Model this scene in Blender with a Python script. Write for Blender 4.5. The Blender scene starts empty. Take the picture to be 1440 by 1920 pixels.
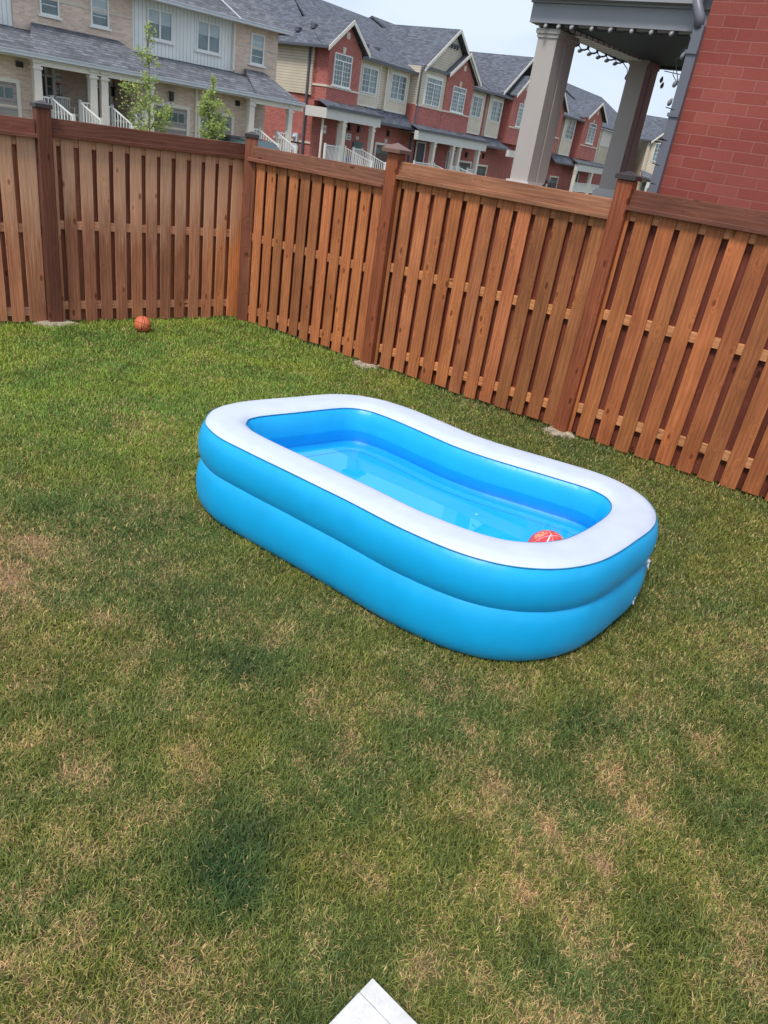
import bpy, math, random
import numpy as np
from math import radians as R, sin, cos, pi
from mathutils import Vector, Matrix, noise as mnoise

random.seed(7)
rng = np.random.default_rng(11)
S = bpy.context.scene
COL = S.collection

# ------------------------------------------------------------------ camera
cd = bpy.data.cameras.new("camera")
cam = bpy.data.objects.new("camera", cd)
COL.objects.link(cam)
cd.sensor_fit = 'HORIZONTAL'
cd.sensor_width = 36.0
cd.lens = 36.0 * 1370 / 1440
cd.clip_start = 0.05
cd.clip_end = 2000
p, r = R(26.8), R(9.1)
fwd = Vector((0, cos(p), -sin(p)))
right0 = Vector((1, 0, 0))
down0 = fwd.cross(right0)
rt = cos(r) * right0 - sin(r) * down0
dn = sin(r) * right0 + cos(r) * down0
M = Matrix((rt, -dn, -fwd)).transposed().to_4x4()
M.translation = Vector((0, 0, 2.35))
cam.matrix_world = M
S.camera = cam

# ------------------------------------------------------------------ world and sun
SUN_EL, SUN_AZ = R(58), R(-155)          # azimuth clockwise from +Y
w = bpy.data.worlds.new("World")
S.world = w
w.use_nodes = True
nt = w.node_tree
nt.nodes.clear()
N = nt.nodes.new
L = nt.links.new
sky = N('ShaderNodeTexSky')
sky.sky_type = 'NISHITA'
sky.sun_disc = False
sky.sun_elevation = SUN_EL
sky.sun_rotation = SUN_AZ
sky.dust_density = 1.5
tc = N('ShaderNodeTexCoord')
mp = N('ShaderNodeMapping')
mp.inputs['Scale'].default_value = (1.6, 1.6, 4.5)
L(tc.outputs['Generated'], mp.inputs[0])
no = N('ShaderNodeTexNoise')
no.inputs['Scale'].default_value = 2.2
no.inputs['Detail'].default_value = 7
no.inputs['Roughness'].default_value = 0.55
L(mp.outputs[0], no.inputs['Vector'])
cr = N('ShaderNodeValToRGB')
cr.color_ramp.elements[0].position = 0.36
cr.color_ramp.elements[0].color = (0.6, 0.6, 0.6, 1)
cr.color_ramp.elements[1].position = 0.6
L(no.outputs['Fac'], cr.inputs[0])
mx = N('ShaderNodeMixRGB')
L(cr.outputs[0], mx.inputs[0])
L(sky.outputs[0], mx.inputs[1])
mx.inputs[2].default_value = (6.3, 7.2, 8.5, 1)
bg = N('ShaderNodeBackground')
bg.inputs['Strength'].default_value = 0.1
L(mx.outputs[0], bg.inputs[0])
wo = N('ShaderNodeOutputWorld')
L(bg.outputs[0], wo.inputs[0])
sd = bpy.data.lights.new("sun", 'SUN')
sd.energy = 2.3
sd.angle = R(14)
sd.color = (1.0, 0.95, 0.88)
sun = bpy.data.objects.new("sun", sd)
COL.objects.link(sun)
sdir = Vector((sin(SUN_AZ) * cos(SUN_EL), cos(SUN_AZ) * cos(SUN_EL), sin(SUN_EL)))
sun.rotation_euler = sdir.to_track_quat('Z', 'Y').to_euler()
S.view_settings.view_transform = 'Standard'
S.view_settings.look = 'None'
S.view_settings.exposure = 0.35
S.view_settings.gamma = 1

# ------------------------------------------------------------------ material helpers
def lin(c):
    return tuple(((v / 255) / 12.92 if v / 255 <= 0.04045 else ((v / 255 + 0.055) / 1.055) ** 2.4) for v in c) + (1,)

class Mat:
    def __init__(s, name, rough=0.6, color=(0.5, 0.5, 0.5, 1), metallic=0, spec=0.5):
        s.m = bpy.data.materials.new(name)
        s.m.use_nodes = True
        s.t = s.m.node_tree
        s.b = s.t.nodes['Principled BSDF']
        s.b.inputs['Roughness'].default_value = rough
        s.b.inputs['Base Color'].default_value = color
        s.b.inputs['Metallic'].default_value = metallic
        s.b.inputs['Specular IOR Level'].default_value = spec
    def n(s, t, **k):
        x = s.t.nodes.new(t)
        for a, v in k.items():
            if a in x.inputs: x.inputs[a].default_value = v
            else: setattr(x, a, v)
        return x
    def l(s, a, b): s.t.links.new(a, b)
    def math(s, op, a, b=None, c=None):
        x = s.n('ShaderNodeMath', operation=op)
        for i, v in enumerate((a, b, c)):
            if v is None: continue
            if isinstance(v, (int, float)): x.inputs[i].default_value = v
            else: s.l(v, x.inputs[i])
        return x.outputs[0]
    def mix(s, f, a, b, mode='MIX'):
        x = s.n('ShaderNodeMixRGB', blend_type=mode)
        for i, v in enumerate((f, a, b)):
            if isinstance(v, (int, float)): x.inputs[i].default_value = v
            elif isinstance(v, tuple): x.inputs[i].default_value = v
            else: s.l(v, x.inputs[i])
        return x.outputs[0]
    def noise(s, vec, scale, detail=4, rough=0.5, dist=0):
        x = s.n('ShaderNodeTexNoise')
        x.inputs['Scale'].default_value = scale
        x.inputs['Detail'].default_value = detail
        x.inputs['Roughness'].default_value = rough
        x.inputs['Distortion'].default_value = dist
        if vec is not None: s.l(vec, x.inputs['Vector'])
        return x.outputs['Fac']
    def ramp(s, f, *stops):
        x = s.n('ShaderNodeValToRGB')
        e = x.color_ramp.elements
        while len(e) < len(stops): e.new(0.5)
        for i, (pos, c) in enumerate(stops):
            e[i].position = pos
            e[i].color = c if isinstance(c, tuple) else (c, c, c, 1)
        s.l(f, x.inputs[0])
        return x.outputs[0]
    def obj(s):
        return s.n('ShaderNodeTexCoord').outputs['Object']
    def mapping(s, vec, scale):
        x = s.n('ShaderNodeMapping')
        x.inputs['Scale'].default_value = scale
        s.l(vec, x.inputs[0])
        return x.outputs[0]
    def wallcoord(s):
        """u along the face, v up, from object coordinates and object normal"""
        t = s.n('ShaderNodeTexCoord')
        a = s.n('ShaderNodeSeparateXYZ'); s.l(t.outputs['Object'], a.inputs[0])
        b = s.n('ShaderNodeSeparateXYZ'); s.l(t.outputs['Normal'], b.inputs[0])
        f = s.math('GREATER_THAN', s.math('ABSOLUTE', b.outputs[1]), s.math('ABSOLUTE', b.outputs[0]))
        u = s.math('ADD', s.math('MULTIPLY', a.outputs[0], f), s.math('MULTIPLY', a.outputs[1], s.math('SUBTRACT', 1.0, f)))
        c = s.n('ShaderNodeCombineXYZ')
        s.l(u, c.inputs[0]); s.l(a.outputs[2], c.inputs[1])
        return c.outputs[0], u, a.outputs[2]
    def base(s, c): s.l(c, s.b.inputs['Base Color'])
    def bump(s, h, strength=0.3, dist=0.01):
        x = s.n('ShaderNodeBump')
        x.inputs['Strength'].default_value = strength
        x.inputs['Distance'].default_value = dist
        s.l(h, x.inputs['Height'])
        s.l(x.outputs[0], s.b.inputs['Normal'])
        return x

def simple(name, c, rough=0.6, var=0.12, scale=3, metallic=0, spec=0.5):
    m = Mat(name, rough, c, metallic, spec)
    n_ = m.noise(m.obj(), scale, 6, 0.6)
    d = tuple(v * (1 - var) for v in c[:3]) + (1,)
    u = tuple(min(1, v * (1 + var)) for v in c[:3]) + (1,)
    m.base(m.ramp(n_, (0.3, d), (0.7, u)))
    return m.m

def brick_mat(name, c1, c2, mortar, bw, bh, mor=0.01, rough=0.85, patch=0.15, bump=0.6):
    m = Mat(name, rough, spec=0.3)
    uv, u, v = m.wallcoord()
    b = m.n('ShaderNodeTexBrick')
    b.inputs['Scale'].default_value = 1
    b.inputs['Color1'].default_value = c1
    b.inputs['Color2'].default_value = c2
    b.inputs['Mortar'].default_value = mortar
    b.inputs['Brick Width'].default_value = bw
    b.inputs['Row Height'].default_value = bh
    b.inputs['Mortar Size'].default_value = mor
    b.inputs['Mortar Smooth'].default_value = 0.25
    b.inputs['Bias'].default_value = 0.0
    wob = m.n('ShaderNodeVectorMath', operation='ADD')
    nz = m.n('ShaderNodeTexNoise'); nz.inputs['Scale'].default_value = 4.0
    m.l(m.obj(), nz.inputs['Vector'])
    sc = m.n('ShaderNodeVectorMath', operation='SCALE'); sc.inputs['Scale'].default_value = bh * 0.08
    m.l(nz.outputs['Color'], sc.inputs[0])
    m.l(uv, wob.inputs[0]); m.l(sc.outputs[0], wob.inputs[1])
    m.l(wob.outputs[0], b.inputs['Vector'])
    big = m.noise(m.obj(), 0.7, 5, 0.6)
    fine = m.noise(m.obj(), 45, 4, 0.7)
    c = m.mix(0.9, b.outputs['Color'], m.ramp(big, (0.3, 1 - patch), (0.7, 1 + patch * 0.4)), 'MULTIPLY')
    c = m.mix(0.7, c, m.ramp(fine, (0.25, 0.78), (0.75, 1.12)), 'MULTIPLY')
    m.base(c)
    h = m.math('ADD', m.math('MULTIPLY', b.outputs['Fac'], -1.0), m.math('MULTIPLY', fine, 0.35))
    m.bump(h, bump, 0.006)
    return m.m

def stripes(name, c, dark, pitch, horizontal, duty=0.88, rough=0.6):
    m = Mat(name, rough, spec=0.3)
    uv, u, v = m.wallcoord()
    f = m.math('FRACT', m.math('DIVIDE', v if horizontal else u, pitch))
    big = m.noise(m.obj(), 1.3, 4)
    cc = m.mix(m.math('GREATER_THAN', f, duty), c, dark)
    m.base(m.mix(0.8, cc, m.ramp(big, (0.3, 0.88), (0.7, 1.05)), 'MULTIPLY'))
    m.bump(f, 0.5, 0.02)
    return m.m

def shingle_mat(name, base, k=1.0):
    m = Mat(name, 0.9, spec=0.25)
    uv, u, v = m.wallcoord()
    b = m.n('ShaderNodeTexBrick')
    b.inputs['Scale'].default_value = 1
    def cc(f): return tuple(x * f for x in base) + (1,)
    b.inputs['Color1'].default_value = cc(0.72)
    b.inputs['Color2'].default_value = cc(1.35)
    b.inputs['Mortar'].default_value = cc(0.45)
    b.inputs['Brick Width'].default_value = 0.33
    b.inputs['Row Height'].default_value = 0.085 * k
    b.inputs['Mortar Size'].default_value = 0.008
    m.l(uv, b.inputs['Vector'])
    n1 = m.noise(m.mapping(uv, (5, 14, 1)), 1.0, 3, 0.6)
    c = m.mix(0.8, b.outputs['Color'], m.ramp(n1, (0.3, 0.7), (0.7, 1.25)), 'MULTIPLY')
    m.base(c)
    m.bump(b.outputs['Fac'], 0.4, 0.01)
    return m.m

def wood_mat(name, horizontal=False, weather=None):
    """colour comes per board from the mesh attribute 'col' (alpha = random per board)"""
    m = Mat(name, 0.62, spec=0.3)
    at = m.n('ShaderNodeAttribute', attribute_name='col')
    o = m.obj()
    if horizontal:
        sp = m.n('ShaderNodeSeparateXYZ'); m.l(o, sp.inputs[0])
        cb = m.n('ShaderNodeCombineXYZ')
        m.l(sp.outputs[2], cb.inputs[0]); m.l(sp.outputs[1], cb.inputs[1]); m.l(sp.outputs[0], cb.inputs[2])
        o = cb.outputs[0]
    off = m.n('ShaderNodeCombineXYZ')
    m.l(m.math('MULTIPLY', at.outputs['Alpha'], 37.0), off.inputs[1])
    m.l(m.math('MULTIPLY', at.outputs['Alpha'], 91.0), off.inputs[2])
    ad = m.n('ShaderNodeVectorMath', operation='ADD')
    m.l(o, ad.inputs[0]); m.l(off.outputs[0], ad.inputs[1])
    v = ad.outputs[0]
    # knots
    vo = m.n('ShaderNodeTexVoronoi')
    vo.inputs['Scale'].default_value = 1.0
    vo.inputs['Randomness'].default_value = 1.0
    m.l(m.mapping(v, (7.5, 3, 3.4)), vo.inputs['Vector'])
    kd = vo.outputs['Distance']
    knot = m.ramp(kd, (0.08, 1.0), (0.15, 0.0))
    halo = m.ramp(kd, (0.12, 1.0), (0.34, 0.0))
    # grain lines bending round the knots
    warp = m.math('MULTIPLY', m.noise(m.mapping(v, (4, 4, 1.1)), 1, 3), 3.2)
    sp2 = m.n('ShaderNodeSeparateXYZ'); m.l(v, sp2.inputs[0])
    ph = m.math('ADD', m.math('MULTIPLY', sp2.outputs[0], 26.0), m.math('ADD', warp, m.math('MULTIPLY', halo, 2.0)))
    ring = m.math('MULTIPLY_ADD', m.math('SINE', m.math('MULTIPLY', ph, 6.0)), 0.5, 0.5)
    streak = m.noise(m.mapping(v, (130, 130, 3.0)), 1, 5, 0.65)
    blot = m.noise(m.mapping(v, (5, 5, 1.6)), 1, 5, 0.6)
    c = m.mix(1.0, at.outputs['Color'], m.ramp(ring, (0.0, (0.87, 0.85, 0.84, 1)), (1.0, (1.06, 1.06, 1.06, 1))), 'MULTIPLY')
    c = m.mix(1.0, c, m.ramp(streak, (0.25, (0.62, 0.58, 0.56, 1)), (0.75, (1.28, 1.3, 1.32, 1))), 'MULTIPLY')
    c = m.mix(1.0, c, m.ramp(blot, (0.25, (0.68, 0.62, 0.6, 1)), (0.72, (1.22, 1.22, 1.2, 1))), 'MULTIPLY')
    if weather:
        spz = m.n('ShaderNodeSeparateXYZ'); m.l(m.obj(), spz.inputs[0])
        wz = m.math('ADD', spz.outputs[2], m.math('MULTIPLY', m.noise(m.mapping(v, (9, 9, 1.3)), 1, 5, 0.7), 1.7))
        f = m.ramp(m.math('MULTIPLY', wz, 0.4), (0.66, 0.0), (0.9, 1.0))
        c = m.mix(m.math('MULTIPLY', f, 0.62), c, m.mix(1.0, weather, m.ramp(streak, (0.25, 0.7), (0.75, 1.25)), 'MULTIPLY'))
    c = m.mix(m.math('MULTIPLY', halo, 0.35), c, m.mix(1.0, c, (1.35, 1.25, 1.1, 1), 'MULTIPLY'))
    c = m.mix(m.math('MULTIPLY', knot, 0.75), c, m.mix(1.0, c, (0.22, 0.16, 0.14, 1), 'MULTIPLY'))
    m.base(c)
    m.bump(m.math('ADD', streak, m.math('MULTIPLY', ring, 0.4)), 0.45, 0.003)
    return m.m

# ------------------------------------------------------------------ mesh helpers
class MB:
    def __init__(s):
        s.v = []; s.f = []; s.c = []; s.sm = []
    def face(s, idx, col=None, smooth=False):
        s.f.append(tuple(idx)); s.c.append(col or (0.5, 0.5, 0.5, 0)); s.sm.append(smooth)
    def add(s, vs, fs, col=None, smooth=False):
        b = len(s.v); s.v += [tuple(v) for v in vs]
        for f in fs: s.face([b + i for i in f], col, smooth)
        return s
    def box(s, x0, x1, y0, y1, z0, z1, col=None):
        return s.add([(x0,y0,z0),(x1,y0,z0),(x1,y1,z0),(x0,y1,z0),(x0,y0,z1),(x1,y0,z1),(x1,y1,z1),(x0,y1,z1)],
                     [(0,3,2,1),(4,5,6,7),(0,1,5,4),(1,2,6,5),(2,3,7,6),(3,0,4,7)], col)
    def bbox(s, x0, x1, y0, y1, z0, z1, b=0.004, col=None):
        """box with chamfered vertical and top/bottom edges"""
        vs = []
        for z, i in ((z0, b), (z0 + b, 0), (z1 - b, 0), (z1, b)):
            x_, X_, y_, Y_ = x0 + i, x1 - i, y0 + i, y1 - i
            vs += [(x_+b,y_,z),(X_-b,y_,z),(X_,y_+b,z),(X_,Y_-b,z),(X_-b,Y_,z),(x_+b,Y_,z),(x_,Y_-b,z),(x_,y_+b,z)]
        fs = [tuple(range(7,-1,-1)), tuple(range(24,32))]
        for k in range(3):
            for i in range(8):
                j = (i+1) % 8
                fs.append((k*8+i, k*8+j, k*8+8+j, k*8+8+i))
        return s.add(vs, fs, col)
    def prism(s, poly, y0, y1, col=None):
        """polygon in (x,z) extruded along y"""
        n = len(poly)
        vs = [(x, y0, z) for x, z in poly] + [(x, y1, z) for x, z in poly]
        fs = [tuple(range(n)), tuple(range(2*n-1, n-1, -1))]
        for i in range(n):
            j = (i+1) % n
            fs.append((i, n+i, n+j, j))
        return s.add(vs, fs, col)
    def quad(s, a, b, c, d, col=None): return s.add([a,b,c,d], [(0,1,2,3)], col)
    def slab(s, pts, t, col=None):
        """polygon pts (3D) thickened by t downwards"""
        n = len(pts)
        vs = list(pts) + [(x,y,z-t) for x,y,z in pts]
        fs = [tuple(range(n)), tuple(range(2*n-1,n-1,-1))] + [(i, n+i, n+(i+1)%n, (i+1)%n) for i in range(n)]
        return s.add(vs, fs, col)
    def tube(s, pts, rad, n=8, col=None, cap=True):
        pts = [Vector(q) for q in pts]
        rads = rad if isinstance(rad, (list, tuple)) else [rad]*len(pts)
        vs = []; up = Vector((0,0,1))
        for i, q in enumerate(pts):
            t = (pts[min(i+1,len(pts)-1)] - pts[max(i-1,0)]).normalized()
            a = t.cross(up if abs(t.z) < 0.95 else Vector((1,0,0))).normalized()
            b = t.cross(a)
            for k in range(n):
                th = 2*pi*k/n
                vs.append(q + (a*cos(th) + b*sin(th))*rads[i])
        fs = [(i*n+k, i*n+(k+1)%n, (i+1)*n+(k+1)%n, (i+1)*n+k) for i in range(len(pts)-1) for k in range(n)]
        if cap: fs += [tuple(range(n-1,-1,-1)), tuple(range((len(pts)-1)*n, len(pts)*n))]
        return s.add(vs, fs, col, True)
    def lathe(s, prof, cx, cy, n=20, col=None):
        vs = []
        for r_, z in prof:
            for k in range(n): vs.append((cx + r_*cos(2*pi*k/n), cy + r_*sin(2*pi*k/n), z))
        m_ = len(prof)
        fs = [(i*n+k, i*n+(k+1)%n, (i+1)*n+(k+1)%n, (i+1)*n+k) for i in range(m_-1) for k in range(n)]
        fs += [tuple(range(n-1,-1,-1)), tuple(range((m_-1)*n, m_*n))]
        return s.add(vs, fs, col, True)
    def build(s, name, mat, parent=None):
        me = bpy.data.meshes.new(name)
        me.from_pydata(s.v, [], s.f)
        me.materials.append(mat)
        me.polygons.foreach_set('use_smooth', s.sm)
        ca = me.color_attributes.new('col', 'FLOAT_COLOR', 'CORNER')
        arr = np.repeat(np.array(s.c, dtype=np.float32), [len(f) for f in s.f], axis=0)
        ca.data.foreach_set('color', arr.ravel())
        me.update()
        o = bpy.data.objects.new(name, me)
        COL.objects.link(o)
        if parent: o.parent = parent
        return o

def tag(o, label=None, cat=None, group=None, kind=None):
    if label: o['label'] = label
    if cat: o['category'] = cat
    if group: o['group'] = group
    if kind: o['kind'] = kind
    return o
def empty(name, loc, rz=0, label=None, cat=None, group=None):
    o = bpy.data.objects.new(name, None)
    o.empty_display_size = 0.2
    COL.objects.link(o)
    o.location = loc
    o.rotation_euler = (0, 0, rz)
    return tag(o, label, cat, group)

# ------------------------------------------------------------------ numpy noise for the lawn
def vnoise(x, y, seed):
    g = np.random.default_rng(seed).random((128, 128))
    xi = np.floor(x).astype(int); yi = np.floor(y).astype(int)
    fx = x - xi; fy = y - yi
    fx = fx*fx*(3-2*fx); fy = fy*fy*(3-2*fy)
    a = g[xi % 128, yi % 128]; b = g[(xi+1) % 128, yi % 128]
    c = g[xi % 128, (yi+1) % 128]; d = g[(xi+1) % 128, (yi+1) % 128]
    return (a*(1-fx)+b*fx)*(1-fy) + (c*(1-fx)+d*fx)*fy
def fbm(x, y, scale, seed, octs=4):
    t = 0; a = 0.5; s_ = scale
    for o in range(octs):
        t = t + a*vnoise(x*s_ + 31.7*o, y*s_ + 17.3*o, seed+o); a *= 0.5; s_ *= 2.03
    return t / (1 - 0.5**octs)

BARE = [(-2.1,3.5,.32,.9),(-1.95,2.95,.25,.7),(-1.26,3.0,.13,.35),(-.49,3.0,.12,.4),(1.19,2.46,.14,.6),(.9,1.68,.08,.9),(.36,1.46,.07,.7),
        (1.49,1.86,.2,.6),(1.25,2.25,.07,.7),(.55,2.6,.06,.7),(.85,2.1,.06,.8),(-.15,2.25,.06,.6),(1.7,2.75,.1,.6),(-.95,2.0,.08,.6),(.2,1.75,.05,.7),(1.05,1.95,.05,.8),(.73,1.78,.08,.5),(.45,2.46,.16,.4),(-2.2,5.6,.35,.3),(-1.56,4.2,.28,.4),(.6,2.2,.2,.3),(-.9,1.55,.16,.4),(1.0,2.1,.15,.35),
        (1.3,3.1,.2,.35),(-1.6,2.5,.22,.3),(-.6,2.2,.14,.35),(2.3,3.6,.3,.25),(.15,2.7,.12,.4),(.7,2.95,.1,.5)]
LUSH = [(-.34,1.66,.15,1.1),(-.27,1.86,.12,.6),(.46,1.92,.1,.4),(-2.15,3.95,.16,.6),(1.1,2.8,.16,.5),(-.3,2.45,.14,.3),(1.2,1.75,.15,.5),(-1.7,2.3,.2,.4),
        (.1,2.0,.14,.4),(.75,1.55,.12,.5),(1.6,2.3,.2,.4),(-.55,2.8,.2,.45)]
def lawn_fields(x, y):
    dry = fbm(x, y, 2.6, 5, 3)*0.35 + fbm(x, y, 9.5, 9, 4)*0.65
    dry = (dry - 0.50)*2.6
    near = np.clip((4.6 - y)/3.0, 0, 1)
    dry = dry*(.45 + .55*near) + 0.10*near - 0.10*(1-near)
    stain = fbm(x, y, 9.0, 21, 3)
    for cx, cy, rr, a in BARE:
        d = np.exp(-((x-cx)**2 + (y-cy)**2)/rr**2)
        dry = dry + a*d*(0.35+1.3*stain)
    lush = np.clip((fbm(x, y, 4.4, 40, 4)-0.52)*4, 0, 1)*0.35
    for cx, cy, rr, a in LUSH:
        d = np.exp(-((x-cx)**2 + (y-cy)**2)/rr**2)
        lush = lush + a*d; dry = dry - 0.9*a*d
    return np.clip(dry, -.3, 1.3), np.clip(lush, 0, 1.2)

# ------------------------------------------------------------------ ground
m = Mat('earth', 0.95, spec=0.1)
nz = m.noise(m.obj(), 0.35, 8, 0.6)
m.base(m.ramp(nz, (0.35, (0.05, 0.075, 0.025, 1)), (0.65, (0.11, 0.12, 0.05, 1))))
M_EARTH = m.m
g = MB()
xs = [-600, -60, -7, 7, 60, 600]; ys = [-600, -60, -3, 13, 60, 600]
for i in range(5):
    for j in range(5):
        if i == 2 and j == 2: continue
        g.quad((xs[i], ys[j], 0), (xs[i+1], ys[j], 0), (xs[i+1], ys[j+1], 0), (xs[i], ys[j+1], 0))
tag(g.build('ground', M_EARTH), kind='structure')

step = 0.04
gx = np.arange(-7, 7.001, step); gy = np.arange(-3, 13.001, step)
X, Y = np.meshgrid(gx, gy, indexing='ij')
Z = (fbm(X+50, Y+50, 1.1, 70, 3)-.5)*0.02
Z[0,:] = 0; Z[-1,:] = 0; Z[:,0] = 0; Z[:,-1] = 0
nx, ny = X.shape
me = bpy.data.meshes.new('lawn')
co = np.stack([X.ravel(), Y.ravel(), Z.ravel()], 1).astype(np.float32)
idx = np.arange(nx*ny).reshape(nx, ny)
q = np.stack([idx[:-1,:-1].ravel(), idx[1:,:-1].ravel(), idx[1:,1:].ravel(), idx[:-1,1:].ravel()], 1)
def fill_mesh(me, co, loops, starts, smooth=False):
    me.vertices.add(len(co)); me.vertices.foreach_set('co', co.astype(np.float32).ravel())
    me.loops.add(len(loops)); me.loops.foreach_set('vertex_index', loops.astype(np.int32))
    me.polygons.add(len(starts)); me.polygons.foreach_set('loop_start', starts.astype(np.int32))
    me.polygons.foreach_set('use_smooth', np.full(len(starts), smooth))
    me.update(calc_edges=True); me.validate()
fill_mesh(me, co, q.ravel(), np.arange(len(q))*4, True)
dry, lush = lawn_fields(X+50, Y+50) if False else lawn_fields(X, Y)
soil = np.array([0.09, 0.065, 0.035]); thatch = np.array([0.25, 0.165, 0.10]); grn = np.array([0.07, 0.085, 0.022])
d3 = np.clip(dry, 0, 1)[..., None]; l3 = np.clip(lush, 0, 1)[..., None]
base_ = soil*.35 + grn*.65
cc = base_*(1-d3) + thatch*d3
cc = cc*(1-.4*l3)
cc = cc*(0.8+.4*fbm(X, Y, 14, 60, 2)[..., None])
# bare strip of earth right along the foot of the right hand fence
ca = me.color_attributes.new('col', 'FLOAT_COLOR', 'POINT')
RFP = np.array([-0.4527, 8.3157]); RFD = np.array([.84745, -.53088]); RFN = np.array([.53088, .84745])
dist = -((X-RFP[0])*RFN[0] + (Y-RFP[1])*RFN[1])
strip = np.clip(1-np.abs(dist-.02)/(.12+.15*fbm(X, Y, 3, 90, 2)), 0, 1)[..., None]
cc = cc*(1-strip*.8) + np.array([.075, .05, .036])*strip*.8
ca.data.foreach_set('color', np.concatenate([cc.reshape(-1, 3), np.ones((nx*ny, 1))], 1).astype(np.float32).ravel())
m = Mat('lawn_soil', 0.95, spec=0.1)
at = m.n('ShaderNodeAttribute', attribute_name='col')
fn = m.noise(m.obj(), 120, 4, 0.7)
m.base(m.mix(1.0, at.outputs['Color'], m.ramp(fn, (0.25, 0.5), (0.75, 1.5)), 'MULTIPLY'))
m.bump(fn, 0.7, 0.01)
me.materials.append(m.m)
lawn = bpy.data.objects.new('lawn', me)
COL.objects.link(lawn)
tag(lawn, kind='structure')
def ground_z(x, y):
    u = (x+7)/step; v = (y+3)/step
    i = np.clip(np.round(u).astype(int), 0, nx-1); j = np.clip(np.round(v).astype(int), 0, ny-1)
    return Z[i, j]

# street, pavement and driveways beyond the fence
BP = Vector((-8.393, 36.4, 0)); BA = math.atan2(.7417, .6707)        # beige row frame
RP = Vector((-5.950, 47.6, 0)); RA = math.atan2(.8696, .4938)        # red row frame
def frame(P, a, x, y, z=0):
    return (P.x + cos(a)*x - sin(a)*y, P.y + sin(a)*x + cos(a)*y, z)
M_ASPH = simple('asphalt', (0.055, 0.055, 0.06, 1), 0.9, 0.25, 6)
M_CONC = simple('concrete', (0.42, 0.40, 0.37, 1), 0.85, 0.15, 5)
M_PAVER = simple('driveway_asphalt', (0.10, 0.10, 0.105, 1), 0.9, 0.2, 5)
rd = MB()
rd.quad(frame(BP, BA, -60, -16, .004), frame(BP, BA, 5, -16, .004), frame(BP, BA, 5, -9, .004), frame(BP, BA, -60, -9, .004))
rd.quad(frame(RP, RA, -14, -16, .009), frame(RP, RA, 110, -16, .009), frame(RP, RA, 110, -9, .009), frame(RP, RA, -14, -9, .009))
tag(rd.build('road', M_ASPH), kind='structure')
pv = MB()
for P_, A_, x0, x1 in ((BP, BA, -60, 2), (RP, RA, -4, 110)):
    pv.quad(frame(P_, A_, x0, -8.6, .12), frame(P_, A_, x1, -8.6, .12), frame(P_, A_, x1, -7.2, .12), frame(P_, A_, x0, -7.2, .12))
    pv.quad(frame(P_, A_, x0, -8.6, .0), frame(P_, A_, x1, -8.6, .0), frame(P_, A_, x1, -8.6, .12), frame(P_, A_, x0, -8.6, .12))
tag(pv.build('pavement', M_CONC), kind='structure')

# ------------------------------------------------------------------ materials for the buildings
M_BBRICK = brick_mat('beige_brick', lin((214,184,164)), lin((238,214,192)), lin((226,214,200)), .22, .075, .009)
M_RBRICK = brick_mat('red_brick', lin((168,92,84)), lin((192,112,102)), lin((186,140,130)), .22, .075, .007)
M_NBRICK = brick_mat('large_red_brick', lin((146,72,62)), lin((160,86,76)), lin((164,106,96)), .285, .093, .005, patch=.25)
M_BATTEN = stripes('pale_batten_siding', lin((236,238,234)), lin((170,176,178)), .17, False, .88)
M_CREAMV = stripes('cream_batten_siding', lin((224,212,190)), lin((184,170,150)), .15, False, .86)
M_CREAMH = stripes('cream_lap_siding', lin((218,206,186)), lin((156,142,124)), .14, True, .85)
M_SHING = shingle_mat('roof_shingles', (0.15, 0.155, 0.178), 1.0)
M_SHINGB = shingle_mat('bluish_roof_shingles', (0.12, 0.13, 0.158), 1.0)
M_TRIM = simple('cream_trim', lin((228,220,208)), 0.5, .05)
M_WTRIM = simple('white_trim', lin((232,232,228)), 0.45, .04)
M_BEAM = simple('beam_cladding', lin((210,206,200)), 0.5, .05)
M_GUT = simple('grey_gutter', lin((196,200,206)), 0.4, .05)
M_DGUT = simple('dark_gutter', lin((88,88,98)), 0.4, .05)
M_STONE = simple('pale_stone', lin((214,200,184)), 0.8, .1)
M_GDOOR = stripes('taupe_garage_door', lin((164,156,152)), lin((104,98,96)), .27, True, .94)
M_BDOOR = stripes('brown_garage_door', lin((104,84,80)), lin((76,62,60)), .27, True, .94)
M_DOOR = simple('dark_door', lin((58,56,64)), 0.4, .1)
M_BLACK = simple('black_metal', (0.02, 0.02, 0.022, 1), 0.4, .1)
M_GREYSOFFIT = simple('soffit', lin((150,150,152)), 0.7, .05)  # even mid grey for the porch ceilings
M_POST = simple('cream_column', lin((224,214,202)), 0.5, .05)
def glass(name, c):
    m = Mat(name, 0.06, c, spec=0.8)
    n_ = m.noise(m.obj(), 0.9, 2)
    m.base(m.ramp(n_, (0.42, c), (0.6, tuple(min(1, v*1.8) for v in c[:3])+(1,))))
    return m.m
M_GLASS = glass('window_glass', (0.09, 0.13, 0.14, 1))
M_BLIND = simple('window_blind', lin((176,190,192)), 0.25, .08)
M_SIGN = simple('sign_white', lin((232,228,226)), 0.5, .02)
M_SIGNRED = simple('sign_red', lin((176,52,60)), 0.5, .02)
M_SIGNBLK = simple('sign_black', lin((50,48,54)), 0.5, .02)

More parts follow.
